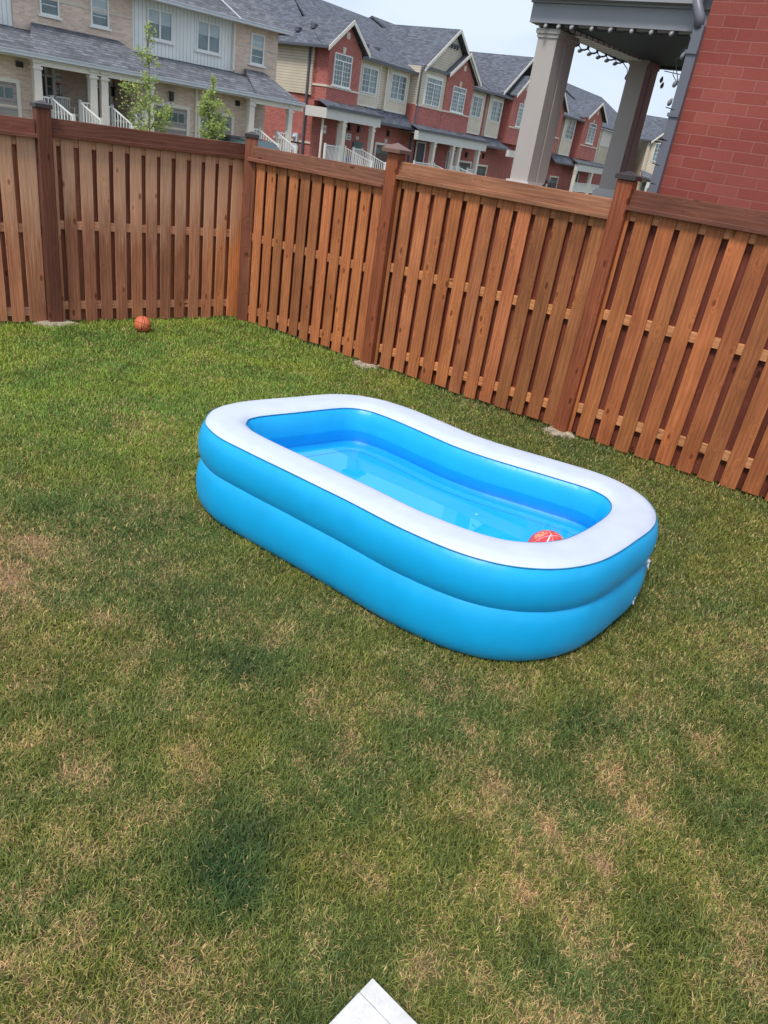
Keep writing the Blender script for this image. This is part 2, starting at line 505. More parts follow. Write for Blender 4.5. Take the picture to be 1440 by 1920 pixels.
def window(par, x0, x1, z0, z1, y, sashes=2, cols=2, rows=4, transom=0, blind=0.0, fm=None, surround=None, sill=True):
    f = MB(); t = .06
    if surround:
        sb = MB(); a = .13
        sb.box(x0-a, x1+a, y-.025, y+.01, z0-a, z1+a)
        sb.build('window_surround', surround, par)
        y = y - .025
    yo, yi = y-.06, y+.005
    f.box(x0, x0+t, yo, yi, z0, z1); f.box(x1-t, x1, yo, yi, z0, z1)
    f.box(x0+t, x1-t, yo, yi, z1-t, z1); f.box(x0+t, x1-t, yo, yi, z0, z0+t)
    zt = z1-t
    if transom:
        zt = z1-transom
        f.box(x0+t, x1-t, yo+.005, yi, zt-.03, zt+.03)
    W = (x1-x0-2*t)/sashes
    for k in range(sashes):
        a = x0+t+k*W; b = a+W
        if k: f.box(a-.035, a+.035, yo+.003, yi, z0+t, zt)
        for i in range(1, cols):
            xx = a+(b-a)*i/cols
            f.box(xx-.011, xx+.011, y-.03, y, z0+t, zt)
            if transom: f.box(xx-.011, xx+.011, y-.03, y, zt+.03, z1-t)
        for j in range(1, rows):
            zz = z0+t+(zt-z0-t)*j/rows
            f.box(a+.035, b-.035, y-.028, y-.002, zz-.011, zz+.011)
    if sill: f.box(x0-.08, x1+.08, y-.1, yi, z0-.07, z0)
    fo = f.build('window', fm or M_WTRIM, par)
    g_ = MB().quad((x0+t, y-.012, z0+t), (x1-t, y-.012, z0+t), (x1-t, y-.012, z1-t), (x0+t, y-.012, z1-t))
    g_.build('pane', M_GLASS, fo)
    if blind:
        zb = z1-t-(z1-z0)*blind
        MB().box(x0+t+.01, x1-t-.01, y-.02, y-.014, zb, z1-t-.01).build('blind', M_BLIND, fo)
    return fo

def garage(par, x0, x1, z1, y, mat, trim=None, lights=True):
    d = MB().box(x0, x1, y-.02, y+.02, 0, z1).build('garage_door', mat, par)
    t = MB()
    t.box(x0-.13, x0, y-.07, y+.02, 0, z1+.13); t.box(x1, x1+.13, y-.07, y+.02, 0, z1+.13); t.box(x0, x1, y-.07, y+.02, z1, z1+.13)
    t.build('door_frame', trim or M_TRIM, d)
    if lights:
        g_ = MB(); n = max(2, int((x1-x0)/.33))
        for k in range(n):
            a = x0+.1+(x1-x0-.2)*k/n
            g_.box(a+.03, a+(x1-x0-.2)/n-.03, y-.03, y-.02, z1-.5, z1-.18)
        g_.build('pane', M_GLASS, d)
    return d

def lamp(par, x, z, y):
    b = MB().box(x-.07, x+.07, y-.16, y-.03, z-.16, z+.16).box(x-.04, x+.04, y-.05, y, z-.05, z+.2)
    b.box(x-.1, x+.1, y-.2, y-.01, z+.16, z+.19)
    return b.build('wall_lamp', M_BLACK, par)

def plaque(par, x0, x1, z0, z1, y, num=None):
    o = MB().box(x0, x1, y-.03, y, z0, z1).build('number_plaque', M_SIGN, par)
    if num:
        text(num, (x0+x1)/2, (z0+z1)/2, y-.034, (z1-z0)*.62, M_SIGNBLK, o)
    return o

def text(s_, cx, cz, y, h, mat, par, width=None):
    cu = bpy.data.curves.new('lettering', 'FONT')
    cu.body = s_; cu.size = h*1.35; cu.align_x = 'CENTER'; cu.align_y = 'CENTER'; cu.extrude = .002; cu.offset = .004*h/.15
    tmp = bpy.data.objects.new('tmp', cu); COL.objects.link(tmp)
    bpy.context.view_layer.update()
    dg = bpy.context.evaluated_depsgraph_get()
    me = bpy.data.meshes.new_from_object(tmp.evaluated_get(dg))
    bpy.data.objects.remove(tmp)
    me.transform(Matrix.Rotation(pi/2, 4, 'X'))
    me.transform(Matrix.Translation((cx, y, cz)))
    me.materials.clear(); me.materials.append(mat)
    o = bpy.data.objects.new('lettering', me); COL.objects.link(o); o.parent = par
    return o

def railing(par, pts, h=.9, mat=None, pitch=.115):
    """pts: polyline of rail foot points (x,y,z)"""
    b = MB()
    for a, c in zip(pts, pts[1:]):
        a = Vector(a); c = Vector(c); d = c-a; n = max(2, int(math.hypot(d.x, d.y)/pitch))
        up = Vector((0, 0, h))
        s_ = Vector((-d.y, d.x, 0)).normalized()*.03
        for zz, th in ((h, .05), (.1, .04)):
            A, B = a+Vector((0,0,zz)), c+Vector((0,0,zz)); T = Vector((0,0,th))
            b.add([A-s_, B-s_, B+s_, A+s_, A-s_+T, B-s_+T, B+s_+T, A+s_+T], [(0,3,2,1),(4,5,6,7),(0,1,5,4),(1,2,6,5),(2,3,7,6),(3,0,4,7)])
        for k in range(1, n):
            q = a+d*k/n
            b.box(q.x-.017, q.x+.017, q.y-.017, q.y+.017, q.z+.12, q.z+h+.01)
    for q in pts:
        b.box(q[0]-.05, q[0]+.05, q[1]-.05, q[1]+.05, q[2]-.02, q[2]+h+.12)
    return b.build('railing', mat or M_WTRIM, par)

def column(par, x, y, z0, z1, w=.26, mat=None):
    b = MB()
    b.box(x-w/2, x+w/2, y-w/2, y+w/2, z0, z1)
    b.box(x-w/2-.04, x+w/2+.04, y-w/2-.04, y+w/2+.04, z1-.28, z1-.2)
    b.box(x-w/2-.05, x+w/2+.05, y-w/2-.05, y+w/2+.05, z1-.08, z1+.002)
    b.box(x-w/2-.05, x+w/2+.05, y-w/2-.05, y+w/2+.05, z0, z0+.18)
    return b.build('column', mat or M_POST, par)

def gutter(par, x0, x1, y, z, mat, h=.13):
    b = MB().box(x0, x1, y-.12, y, z-h, z).box(x0, x1, y-.14, y-.115, z-.02, z+.012)
    return b.build('gutter', mat, par)
def downpipe(par, x, y, z0, z1, mat, name='downpipe'):
    return MB().box(x-.045, x+.045, y-.1, y-.005, z0, z1).build(name, mat, par)

# ------------------------------------------------------------------ beige townhouses
def slope(par, x0, x1, y0, z0, y1, z1, mat, name='roof', t=.1, xt0=None, xt1=None):
    a = x0 if xt0 is None else xt0; b = x1 if xt1 is None else xt1
    return MB().slab([(x0, y0, z0), (x1, y0, z0), (b, y1, z1), (a, y1, z1)], t).build(name, mat, par)

def beige_unit(x0, x1, label, sidings, windows, feats, hipr=False, door=None, gar=None, recess=None, cols=(), raised=None, dp=None):
    """local x along the facade, y away from the viewer; y=0 gutter line, .7 garage wall, 2.1 upper wall"""
    u = empty('townhouse', BP, BA, label, 'house', 'beige townhouses in the left row')
    wl = MB()
    # upper storey blocks of brick and siding
    bm = MB()
    for a, b, kind in sidings:
        if kind == 'brick': wl.box(a, b, 2.1, 9.5, 3.0, 6.0)
        else:
            bm.box(a, b, 2.16, 9.5, 3.0, 6.0)
    if bm.v: bm.build('siding', M_BATTEN, u)
    # lower wall, left out where the porch is recessed
    rx0, rx1 = recess if recess else (x0, x0)
    for a, b in ((x0, rx0), (rx1, x1)):
        if b-a > .05: wl.box(a, b, .7, 9.3, 0, 3.1)
    if recess: wl.box(rx0, rx1, 2.8, 9.3, 0, 3.1)
    wl.build('wall', M_BBRICK, u)
    if recess:
        MB().box(rx0, rx1, .1, 2.8, 0, 1.0).build('porch_floor', M_CONC, u)
        MB().box(rx0, rx1, .72, 2.79, 3.02, 3.09).build('porch_ceiling', M_GREYSOFFIT, u)
    bd = MB()
    for a, b, kind in sidings:
        if kind == 'brick': bd.box(a, b, 2.07, 2.1, 5.12, 5.2)
    if bd.v: bd.build('stone_band', M_STONE, u)
    MB().box(x0, x1, .67, .7, 1.42, 1.5).build('stone_course', M_STONE, u) if not recess or gar else None
    for a in windows: window(u, *a[:4], a[4], **a[5])
    # porch roof
    slope(u, x0, x1+(.05 if hipr else 0), -.1, 3.24, 2.2, 4.06, M_SHING, 'porch_roof', xt1=x1-1.9 if hipr else None)
    if hipr:
        MB().slab([(x1+.05, -.1, 3.24), (x1+.05, 4.2, 3.24), (x1-1.9, 4.2, 4.06), (x1-1.9, 2.2, 4.06)], .1).build('porch_roof', M_SHING, u)
    for a, b in (raised or []):
        MB().slab([(a, -.08, 3.28), (b, -.08, 3.28), (b-.75, 2.08, 4.33), (a+.75, 2.08, 4.33)], .25).build('raised_porch_roof', M_SHING, u)
    gutter(u, x0, x1+(.05 if hipr else 0), -.1, 3.25, M_GUT)
    MB().box(x0, x1, -.08, .7, 3.06, 3.12).build('soffit', M_TRIM, u)
    if recess: MB().box(rx0-.1, rx1+.1, -.02, .22, 2.9, 3.07).build('porch_beam', M_TRIM, u)
    for c in cols: column(u, *c)
    if gar: garage(u, *gar)
    # main roof
    xr = x1+.3 if hipr else x1
    slope(u, x0, xr, 1.5, 6.02, 7.2, 9.4, M_SHING, 'roof', .12, xt1=(x1-3.0 if hipr else None))
    MB().slab([(xr, 12.9, 6.02), (x0, 12.9, 6.02), (x0, 7.2, 9.4), ((x1-3.0 if hipr else xr), 7.2, 9.4)], .12).build('roof', M_SHING, u)
    if hipr: MB().slab([(xr, 1.5, 6.02), (xr, 12.9, 6.02), (x1-3.0, 7.2, 9.4)], .12).build('roof', M_SHING, u)
    gutter(u, x0, xr, 1.5, 6.03, M_GUT)
    MB().box(x0, x1, 1.5, 2.2, 5.93, 5.99).build('soffit', M_TRIM, u)
    return u

win1 = dict(sashes=1, cols=1, rows=4, blind=.45)
u1 = beige_unit(-18.0, -7.12, 'beige townhouse at far left with a white chair and signs on its porch',
    [(-18, -12.6, 'siding'), (-12.6, -9.35, 'siding'), (-9.35, -7.12, 'brick')],
    [(-8.38, -7.66, 4.62, 6.0-.15, 2.1, dict(sashes=1, cols=1, rows=4))],
    None, recess=(-9.25, -7.12), cols=((-9.42, .1, 0, 3.06), (-7.37, .1, 0, 3.06)), raised=[(-9.85, -7.12+.0)] and None,
    gar=(-12.4, -9.95, 2.22, .7, M_GDOOR))
u2 = beige_unit(-7.12, -2.62, 'middle beige townhouse, its garage and porch behind the tall thin tree',
    [(-7.12, -4.72, 'brick'), (-4.72, -2.62, 'siding')],
    [(-6.45, -5.72, 4.62, 5.85, 2.1, dict(sashes=1, cols=1, rows=4, blind=.6)), (-4.07, -2.93, 4.62, 5.68, 2.16, dict(sashes=2, cols=1, rows=1, blind=.42))],
    None, recess=(-7.12, -5.25), cols=((-7.1+.16, .1, 0, 3.06), (-5.05, .1, 0, 3.06)), gar=(-4.75, -3.05, 2.22, .7, M_GDOOR))
u3 = beige_unit(-2.62, 2.46, 'beige end townhouse with an open corner porch, behind the shorter round tree',
    [(-2.62, .16, 'siding'), (.16, 2.46, 'brick')],
    [(-1.78, -.62, 4.57, 5.68, 2.16, dict(sashes=2, cols=1, rows=1, blind=.4)), (.95, 1.68, 4.5, 5.7, 2.1, dict(sashes=1, cols=1, rows=4, blind=.4))],
    None, recess=(-.1, 2.46), cols=((-.24, .1, 0, 3.06), (1.9, .1, 0, 3.06, .22), (.95, 2.3, 0, 3.06, .2)), gar=(-2.4, -.83, 2.2, .7, M_GDOOR), hipr=True)
# raised hips of the porch roof over the brick parts
MB().slab([(-9.7, -.07, 3.285), (-7.12, -.07, 3.285), (-7.12, 2.08, 4.3), (-8.72, 2.08, 4.3)], .2).build('raised_porch_roof', M_SHING, u1)
MB().slab([(-7.12, -.07, 3.285), (-4.3, -.07, 3.285), (-5.35, 2.08, 4.3), (-7.12, 2.08, 4.3)], .2).build('raised_porch_roof', M_SHING, u2)
MB().slab([(-.1, -.07, 3.285), (2.3, -.07, 3.285), (1.75, 2.08, 4.26), (.68, 2.08, 4.26)], .2).build('raised_porch_roof', M_SHING, u3)
MB().slab([(-.02, 1.5, 6.06), (.04, 1.5, 6.06), (-.9, 4.2, 7.68), (-.98, 4.2, 7.68)], .03).build('valley_flashing', M_GUT, u3)
# doors and porch things
def entry(par, x0, x1, y, z0, ztop, tr=.34, side=.36):
    d = MB().box(x0, x1, y-.06, y, z0, ztop-tr).build('front_door', M_DOOR, par)
    MB().box(x0+.12, x1-.2, y-.075, y-.06, z0+.3, ztop-tr-.12).build('pane', M_BLIND, d)
    f = MB()
    f.box(x0+.02, x0+.06, y-.1, y-.06, z0, ztop-tr-.04); f.box(x1-.14, x1-.09, y-.1, y-.06, z0, ztop-tr-.04); f.box(x0+.06, x1-.14, y-.1, y-.06, ztop-tr-.09, ztop-tr-.04)
    f.build('storm_door_frame', M_WTRIM, d)
    s_ = MB()
    s_.box(x1, x1+.07, y-.12, y, z0, ztop); s_.box(x1+side, x1+side+.12, y-.14, y, z0, ztop); s_.box(x0-.08, x0, y-.12, y, z0, ztop)
    s_.box(x0, x1, y-.12, y, ztop-tr, ztop-tr+.07); s_.box(x1+.07, x1+side, y-.12, y, ztop-tr, ztop-tr+.07); s_.box(x0-.08, x1+side+.12, y-.13, y, ztop, ztop+.08)
    for k in range(1, 5):
        zz = z0+(ztop-tr-z0)*k/5; s_.box(x1+.07, x1+side, y-.05, y-.02, zz-.015, zz+.015)
    s_.build('door_surround', M_WTRIM, d)
    g_ = MB().box(x0, x1, y-.03, y-.01, ztop-tr+.07, ztop).box(x1+.07, x1+side, y-.03, y-.01, z0, ztop-tr)
    g_.build('sidelight', M_GLASS, d)
    MB().box(x1-.09, x1-.04, y-.13, y-.06, z0+.95, z0+1.25).build('door_handle', M_BLACK, d)
    return d
entry(u1, -8.6, -8.1, 2.8, 1.0, 2.95, side=.28)
entry(u2, -6.35, -5.75, 2.8, 1.0, 2.95, side=.28)
entry(u3, .1, .75, 2.8, 1.0, 2.95, side=.3)
railing(u1, [(-9.3, .15, 1.0), (-8.9, .15, 1.0)]); railing(u1, [(-8.9, .15, 1.0), (-8.45, -.6, .5)]); railing(u1, [(-7.85, .15, 1.0), (-7.45, .15, 1.0)]); railing(u1, [(-7.85, .15, 1.0), (-7.4, -.6, .5)])
railing(u2, [(-6.95, .15, 1.0), (-6.6, .15, 1.0)]); railing(u2, [(-6.6, .15, 1.0), (-6.15, -.6, .5)]); railing(u2, [(-5.6, .15, 1.0), (-5.2, .15, 1.0)])
railing(u3, [(-.1, .12, .97), (.3, .12, .97)]); railing(u3, [(.3, .12, .97), (.8, -.7, .45)]); railing(u3, [(1.27, .12, .97), (1.8, .12, .97)]); railing(u3, [(1.27, .12, .97), (1.8, -.7, .45)])
for u_, xs0, xs1 in ((u1, -8.85, -7.9), (u2, -6.55, -5.65), (u3, .35, 1.25)):
    for k in range(5): MB().box(xs0, xs1, .1-.26*(k+1), .1-.26*k, 0, 1.0-.18*(k+1)).build('step', M_CONC, u_)
for u_, x in ((u2, -2.62), (u3, .05)):
    downpipe(u_, x, (.7 if x < 0 else 2.1), (0 if x < 0 else 4.1), (3.06 if x < 0 else 5.95), M_TRIM)
lamp(u2, -3.8, 2.62, .7); plaque(u2, -3.98, -3.62, 2.22, 2.42, .7, '41')
MB().box(-9.9, -9.66, .62, .7, 2.75, 2.93).build('vent', M_BLACK, u1); MB().box(-1.05+.4, -.45, .62, .7, 2.7, 2.9).build('vent', M_BLACK, u3)
MB().box(-4.95, -4.7, 2.7, 2.8, 2.2, 2.6)
lamp(u2, -5.35, 2.45, 2.8)
# hydro meter between the doors
mt = MB().box(-7.62, -7.4, 2.62, 2.8, 1.5, 1.85).box(-7.66, -7.36, 2.66, 2.8, 1.15, 1.42); mt.tube([(-7.5, 2.62, 2.0), (-7.5, 2.5, 2.0)], .1, 14).box(-7.55, -7.45, 2.66, 2.8, 1.8, 2.4)
mt.build('electricity_meter', M_GUT, u1)
def sale_sign(P_, A_, x, z, y, w, h, lines, label, red=.0, stripe=None, group='notice signs on the house walls'):
    e = empty('notice_sign', frame(P_, A_, x, y, z), A_, label, 'sign', group)
    MB().box(-w/2, w/2, -.03, 0, -h/2, h/2).build('board', M_SIGN, e)
    if red: MB().box(-w/2, w/2, -.036, -.03, h/2-red, h/2).build('red_band', M_SIGNRED, e)
    n = len(lines)
    for i, t_ in enumerate(lines):
        text(t_[0], 0, (n/2-.5-i)*h/(n+.35) - red/2, -.034 if not t_[2] else -.034, t_[1], t_[2] or M_SIGNBLK, e)
    return e
sale_sign(BP, BA, -7.3-.33, 2.66, 2.78, .36, .28, [('FOR SALE', .07, None)], 'upper white notice sign with dark lettering above the red bordered one in the left porch')
sale_sign(BP, BA, -7.3-.33, 2.26, 2.78, .33, .38, [('NOW', .13, M_SIGNRED), ('OPEN', .1, M_SIGNRED)], 'lower notice sign with red lettering beneath another sign in the left porch', red=.06)
sale_sign(BP, BA, 1.1+.35, 2.35, 2.6, .24, .24, [('SALE', .07, M_SIGNBLK)], 'upper white notice in the corner porch of the beige end house')
sale_sign(BP, BA, 1.1+.35, 1.98, 2.6, .24, .3, [('NOTICE', .05, M_SIGNRED), ('OPEN', .06, M_SIGNRED)], 'lower red lettered notice in the corner porch of the beige end house')
# chair on the left porch
ch = empty('porch_chair', frame(BP, BA, -7.95, 1.2, 1.05), BA, 'white slatted chair on the left hand porch between its railings', 'chair')
b = MB()
for k in range(7): b.box(-.25+k*.077, -.25+k*.077+.035, .22, .245, .42, .92)
b.box(-.27, .27, .21, .255, .9, .96); b.box(-.27, .27, .21, .255, .4, .45); b.build('backrest', M_WTRIM, ch)
b = MB()
for k in range(5): b.box(-.27, .27, -.22+k*.088, -.22+k*.088+.07, .4, .425)
b.build('seat', M_WTRIM, ch)
for sx in (-.26, .22):
    for sy in (-.22, .21): MB().box(sx, sx+.04, sy, sy+.04, 0, .42 if sy > 0 else .62).build('leg', M_WTRIM, ch)
    MB().box(sx-.01, sx+.05, -.25, .25, .62, .65).build('armrest', M_WTRIM, ch)

# ------------------------------------------------------------------ red townhouses
def red_unit(label): return empty('townhouse', RP, RA, label, 'house', 'red townhouses in the long row')
def gable_roof(u, xl, xr, xa, zl, zr, za, y0, y1, over=.3, name='gable_roof', barge=None, mat=None):
    """two slopes meeting on a ridge that runs away from the viewer"""
    mat = mat or M_SHINGB
    MB().slab([(xl, y0-over, zl), (xa, y0-over, za), (xa, y1, za), (xl, y1, zl)], .1).build(name, mat, u)
    MB().slab([(xa, y0-over, za), (xr, y0-over, zr), (xr, y1, zr), (xa, y1, za)], .1).build(name, mat, u)
    b = MB(); e = .2
    for (a, za_), (c, zc) in (((xl, zl), (xa, za)), ((xa, za), (xr, zr))):
        b.add([(a, y0-over-.04, za_-e), (c, y0-over-.04, zc-e), (c, y0-over-.04, zc+.02), (a, y0-over-.04, za_+.02),
               (a, y0-over, za_-e), (c, y0-over, zc-e), (c, y0-over, zc+.02), (a, y0-over, za_+.02)],
              [(0,1,2,3),(7,6,5,4),(0,4,5,1),(1,5,6,2),(2,6,7,3),(3,7,4,0)])
    b.build('bargeboard', barge or M_TRIM, u)
    MB().prism([(xl+.05, zl-.16), (xa, za-.16), (xr-.05, zr-.16)], y0-over+.002, y0-.002).build('soffit', M_TRIM, u) if False else None

def brick_gable_bay(u, xa, xb, zbot, zt, apex, y0=.4, depth=2.2, win=None, band=None, bandx=None):
    xm, za = apex
    MB().prism([(xa, zbot), (xb, zbot), (xb, zt), (xm, za-.1), (xa, zt)], y0, y0+depth).build('gable_wall', M_RBRICK, u)
    b = MB()
    if band: b.box((bandx or (xa, xb))[0]-.02, (bandx or (xa, xb))[1]+.02, y0-.04, y0-.001, band-.05, band+.05)
    b.box(xm-.17, xm+.13, y0-.03, y0-.001, zt+(za-zt)*.38, zt+(za-zt)*.38+.32)
    if win:
        wm = (win[0]+win[1])/2
        b.add([(wm-.1, y0-.05, win[3]+.02), (wm+.1, y0-.05, win[3]+.02), (wm+.16, y0-.05, win[3]+.34), (wm-.16, y0-.05, win[3]+.34),
               (wm-.1, y0, win[3]+.02), (wm+.1, y0, win[3]+.02), (wm+.16, y0, win[3]+.34), (wm-.16, y0, win[3]+.34)], [(0,1,2,3),(0,4,5,1),(1,5,6,2),(2,6,7,3),(3,7,4,0)])
        window(u, *win, y0, sashes=2, cols=3, rows=5, transom=.34, sill=True)
    b.build('stone_trim', M_STONE, u)

def siding_bay(u, xa, xb, zb, zt, y0, win, mat=None):
    MB().box(xa, xb, y0, y0+1.5, zb, zt).build('siding_bay', mat or M_CREAMV, u)
    c = MB().box(xa-.02, xa+.1, y0-.02, y0, zb, zt).box(xb-.1, xb+.02, y0-.02, y0, zb, zt).box(xa, xb, y0-.02, y0, zb, zb+.1)
    c.build('corner_trim', M_TRIM, u)
    window(u, *win, y0, sashes=2, cols=2, rows=4, surround=M_TRIM, sill=False)

def front_slope(u, x0, x1, ye, ze, yr, zr, mat=None, xt0=None, xt1=None):
    return slope(u, x0, x1, ye, ze, yr, zr, mat or M_SHINGB, 'roof', .12, xt0, xt1)
def back_slope(u, x0, x1, yr, zr, ye, ze):
    MB().slab([(x1, ye, ze), (x0, ye, ze), (x0, yr, zr), (x1, yr, zr)], .12).build('roof', M_SHINGB, u)
def vents(u, pts):
    for x, y, z in pts:
        MB().box(x-.16, x+.16, y-.12, y+.16, z-.05, z+.16).build('roof_vent', M_DGUT, u)

# A: the first red house, seen with its side wall
A = red_unit('red townhouse nearest the beige row, pointed brick gable over a porch with blue bin')
w_ = MB().box(-1.25, 5.3, 1.2, 11, 0, 6.35)
w_.build('wall', M_RBRICK, A)
MB().box(-1.33, -1.25, 1.5, 11, 3.95, 6.3).box(-1.36, -1.25, 1.42, 1.5, 3.93, 6.3).build('side_siding', M_CREAMH, A)
MB().box(2.2, 5.3, 1.12, 1.2, 3.6, 6.35).build('lap_siding', M_CREAMH, A)
brick_gable_bay(A, -1.25, 1.78, 3.7, 6.45, (.3, 7.75), win=(-.8, .84, 4.58, 6.17), band=4.48)
MB().box(-1.29, -1.25, .4, 1.45, 4.43, 4.53).build('stone_band', M_STONE, A)
MB().box(-1.3, -1.25, 1.2, 4, 1.45, 1.55).build('stone_band', M_STONE, A)
siding_bay(A, 2.5, 4.75, 3.9, 6.33, 1.0, (2.75, 4.38, 4.62, 5.97))
A_hip = MB().slab([(-1.75, -.0+.0, 6.3), (-1.75, 14, 6.3), (2.6, 14, 9.6), (2.6, 7, 9.6), (-.0-.3, 2.6, 7.4), (-1.0, .45, 6.85)][:0] or [(-1.75, 1.0, 6.3), (2.8, 7.2, 9.65), (2.8, 13, 9.65), (-1.75, 13, 6.3)], .12).build('roof', M_SHINGB, A)
front_slope(A, -1.75, 5.3, .6, 6.38, 7.2, 9.65, xt0=2.8)
back_slope(A, 2.8, 5.3, 7.2, 9.65, 14, 6.4)
gable_roof(A, -1.75, 2.15, .3, 6.32, 6.5, 7.85, .4, 6.0)
gutter(A, 2.0, 5.3, .6, 6.4, M_DGUT); MB().box(-1.87, -1.75, .1, 13, 6.2, 6.33).build('gutter', M_DGUT, A)
MB().box(1.9, 5.3, .6, 1.2, 6.27, 6.33).build('soffit', M_TRIM, A)
vents(A, [(-.9, 3.0, 7.0), (-.5, 2.2, 7.27), (4.0, 2.2, 7.15), (4.6, 2.2, 7.15)])
MB().slab([(-2.0, -.35, 3.5), (3.6, -.35, 3.5), (3.6, .45, 3.8), (-1.9, .45, 3.8)], .06).build('porch_roof', M_SHINGB, A)
gutter(A, -2.0, 3.6, -.35, 3.51, M_DGUT, .12)
MB().box(-1.95, 3.5, -.3, .0, 2.88, 3.39).box(-1.95, -1.7, 0, 1.2, 2.88, 3.39).build('porch_beam', M_BEAM, A)
MB().box(-1.7, 3.5, 0, 1.2, 3.2, 3.26).build('porch_ceiling', M_GREYSOFFIT, A)
MB().box(-1.6, 2.2, -.3, 1.2, 0, .62).build('porch_floor', M_CONC, A)
column(A, -.12, -.14, .5, 2.9, .3); column(A, 2.9, -.14, 0, 2.9, .26)
MB().slab([(3.6, .25, 3.2), (9.0, .25, 3.2), (9.0, 1.1, 3.95), (3.6, 1.1, 3.95)], .1).build('skirt_roof', M_SHINGB, A)
gutter(A, 3.6, 8.9, .25, 3.2, M_DGUT)
garage(A, 4.75, 5.3, 1.95, 1.2, M_BDOOR) if False else None
railing(A, [(-1.65, -.2, .62), (-.3, -.2, .62)]); railing(A, [(.25, -.2, .62), (1.6, -1.3, .05)]); railing(A, [(1.1, -.2, .62), (2.0, -.2, .62)]); railing(A, [(2.0, -.2, .62), (3.1, -1.3, .05)])
d = MB().box(1.1, 1.95, 1.1, 1.2, .62, 2.75).build('front_door', M_WTRIM, A)
MB().box(1.25, 1.82, 1.07, 1.1, .85, 2.6).build('pane', M_BLIND, d)
lamp(A, 3.3, 2.6, 1.2); plaque(A, 3.2, 3.45, 2.05, 2.22, 1.2, '37'); lamp(A, 2.1+.2, 2.6, 1.2)
MB().box(2.9, 3.9, 1.12, 1.2, 1.5, 1.93).build('window', M_GLASS, A)
downpipe(A, -1.5, .3, 0, 3.4, M_TRIM)
MB().box(-1.46, -1.34, 1.6, 1.7, 0, 6.3).build('downpipe', M_DGUT, A)
mt = MB().box(-1.5, -1.3, 2.0, 2.4, 1.0, 1.35).box(-1.5, -1.3, 2.0, 2.35, 1.45, 1.9).tube([(-1.5, 2.2, 1.7), (-1.62, 2.2, 1.7)], .1, 14)
mt.build('electricity_meter', M_GUT, A)
sale_sign(RP, RA, -.1, 2.32, 1.18, .32, .42, [('SOLD', .1, M_SIGNRED)], 'small white sign with red lettering on the red wall left of the glazed porch door')
sale_sign(RP, RA, 2.35, 2.12, 1.18, .5, .36, [('FOR', .09, None), ('LEASE', .09, None)], 'white sign with dark lettering hung between the porch columns of the first red house')
bn = empty('recycling_bin', frame(RP, RA, 1.35, .5, .62), RA, 'blue recycling bin on the porch of the first red brick house', 'bin')
MB().add([(-.2,-.16,0),(.2,-.16,0),(.2,.16,0),(-.2,.16,0),(-.26,-.21,.4),(.26,-.21,.4),(.26,.21,.4),(-.26,.21,.4)], [(0,3,2,1),(0,1,5,4),(1,2,6,5),(2,3,7,6),(3,0,4,7)]).build('tub', simple('blue_plastic', (.02,.09,.42,1), .4), bn)
MB().box(-.28, .28, -.23, .23, .38, .42).build('rim', simple('blue_plastic_rim', (.02,.1,.46,1), .4), bn)

# B: siding house with the large siding gable
B = red_unit('second red townhouse, cream siding bay and the big cream siding gable over its long porch')
MB().box(5.3, 11.85, 1.2, 11, 0, 6.5).build('wall', M_RBRICK, B)
MB().box(5.3, 8.5, 1.12, 1.2, 3.6, 6.4).build('lap_siding', M_CREAMH, B)
siding_bay(B, 5.5, 8.1, 3.9, 6.33, 1.0, (5.95, 7.72, 4.62, 6.05))
MB().box(8.35, 11.85, .4, 2, 4.62, 6.8).build('upper_bay', M_CREAMH, B)
MB().box(8.35, 11.85, .38, 2, 3.45, 4.62).build('lower_bay', M_RBRICK, B)
MB().box(8.3, 11.85, .33, .38, 4.55, 4.65).build('stone_band', M_STONE, B)
window(B, 9.2, 11.25, 4.72, 6.35, .4, sashes=2, cols=3, rows=5, transom=.32, sill=False, surround=M_TRIM)
MB().prism([(8.9, 6.9), (15.4, 6.9), (12.35, 9.3)], .55, .75).build('big_gable_wall', M_CREAMH, B)
b = MB().box(11.6, 13.1, .42, .55, 8.55, 8.66)
for k in range(4): b.box(11.65+k*.38, 11.75+k*.38, .42, .55, 8.35, 8.55)
b.build('gable_brackets', M_DGUT, B)
gable_roof(B, 8.45, 16.3, 12.35, 6.72, 6.75, 9.5, .45, 8.0, name='big_gable_roof')
front_slope(B, 5.3, 11.85, .6, 6.38, 7.2, 9.65); back_slope(B, 5.3, 11.85, 7.2, 9.65, 14, 6.4)
gutter(B, 5.3, 8.6, .6, 6.4, M_DGUT); gutter(B, 8.4, 12.1, .25, 6.86, M_DGUT)
MB().box(5.3, 8.4, .6, 1.2, 6.27, 6.33).build('soffit', M_TRIM, B)
MB().slab([(8.0, -.35, 3.22), (13.1, -.35, 3.22), (13.1, .4, 3.5), (8.0, .4, 3.5)], .06).build('porch_roof', M_SHINGB, B)
gutter(B, 8.0, 13.1, -.35, 3.24, M_DGUT, .12)
MB().box(8.05, 13.1, -.3, 0, 2.58, 3.12).build('porch_beam', M_BEAM, B); MB().box(8.05, 13.1, 0, 1.2, 2.95, 3.0).build('porch_ceiling', M_GREYSOFFIT, B)
garage(B, 5.45, 7.6, 1.93, 1.2, M_BDOOR); MB().box(8.05, 13.1, -.3, 1.2, 0, .3).build('porch_floor', M_CONC, B)
lamp(B, 6.62, 2.64, 1.2); plaque(B, 6.4, 6.68, 2.12, 2.32, 1.2, '35')
downpipe(B, 8.42, .4, 0, 6.6, M_DGUT); downpipe(B, 8.9, .8, 0, 3.2, M_DGUT)
column(B, 10.5, -.14, 0, 2.6, .3); column(B, 13.7-.4, -.14, 0, 2.6, .26)
vents(B, [(9.8, 4.0, 7.72), (5.8, 2.2, 7.15)])
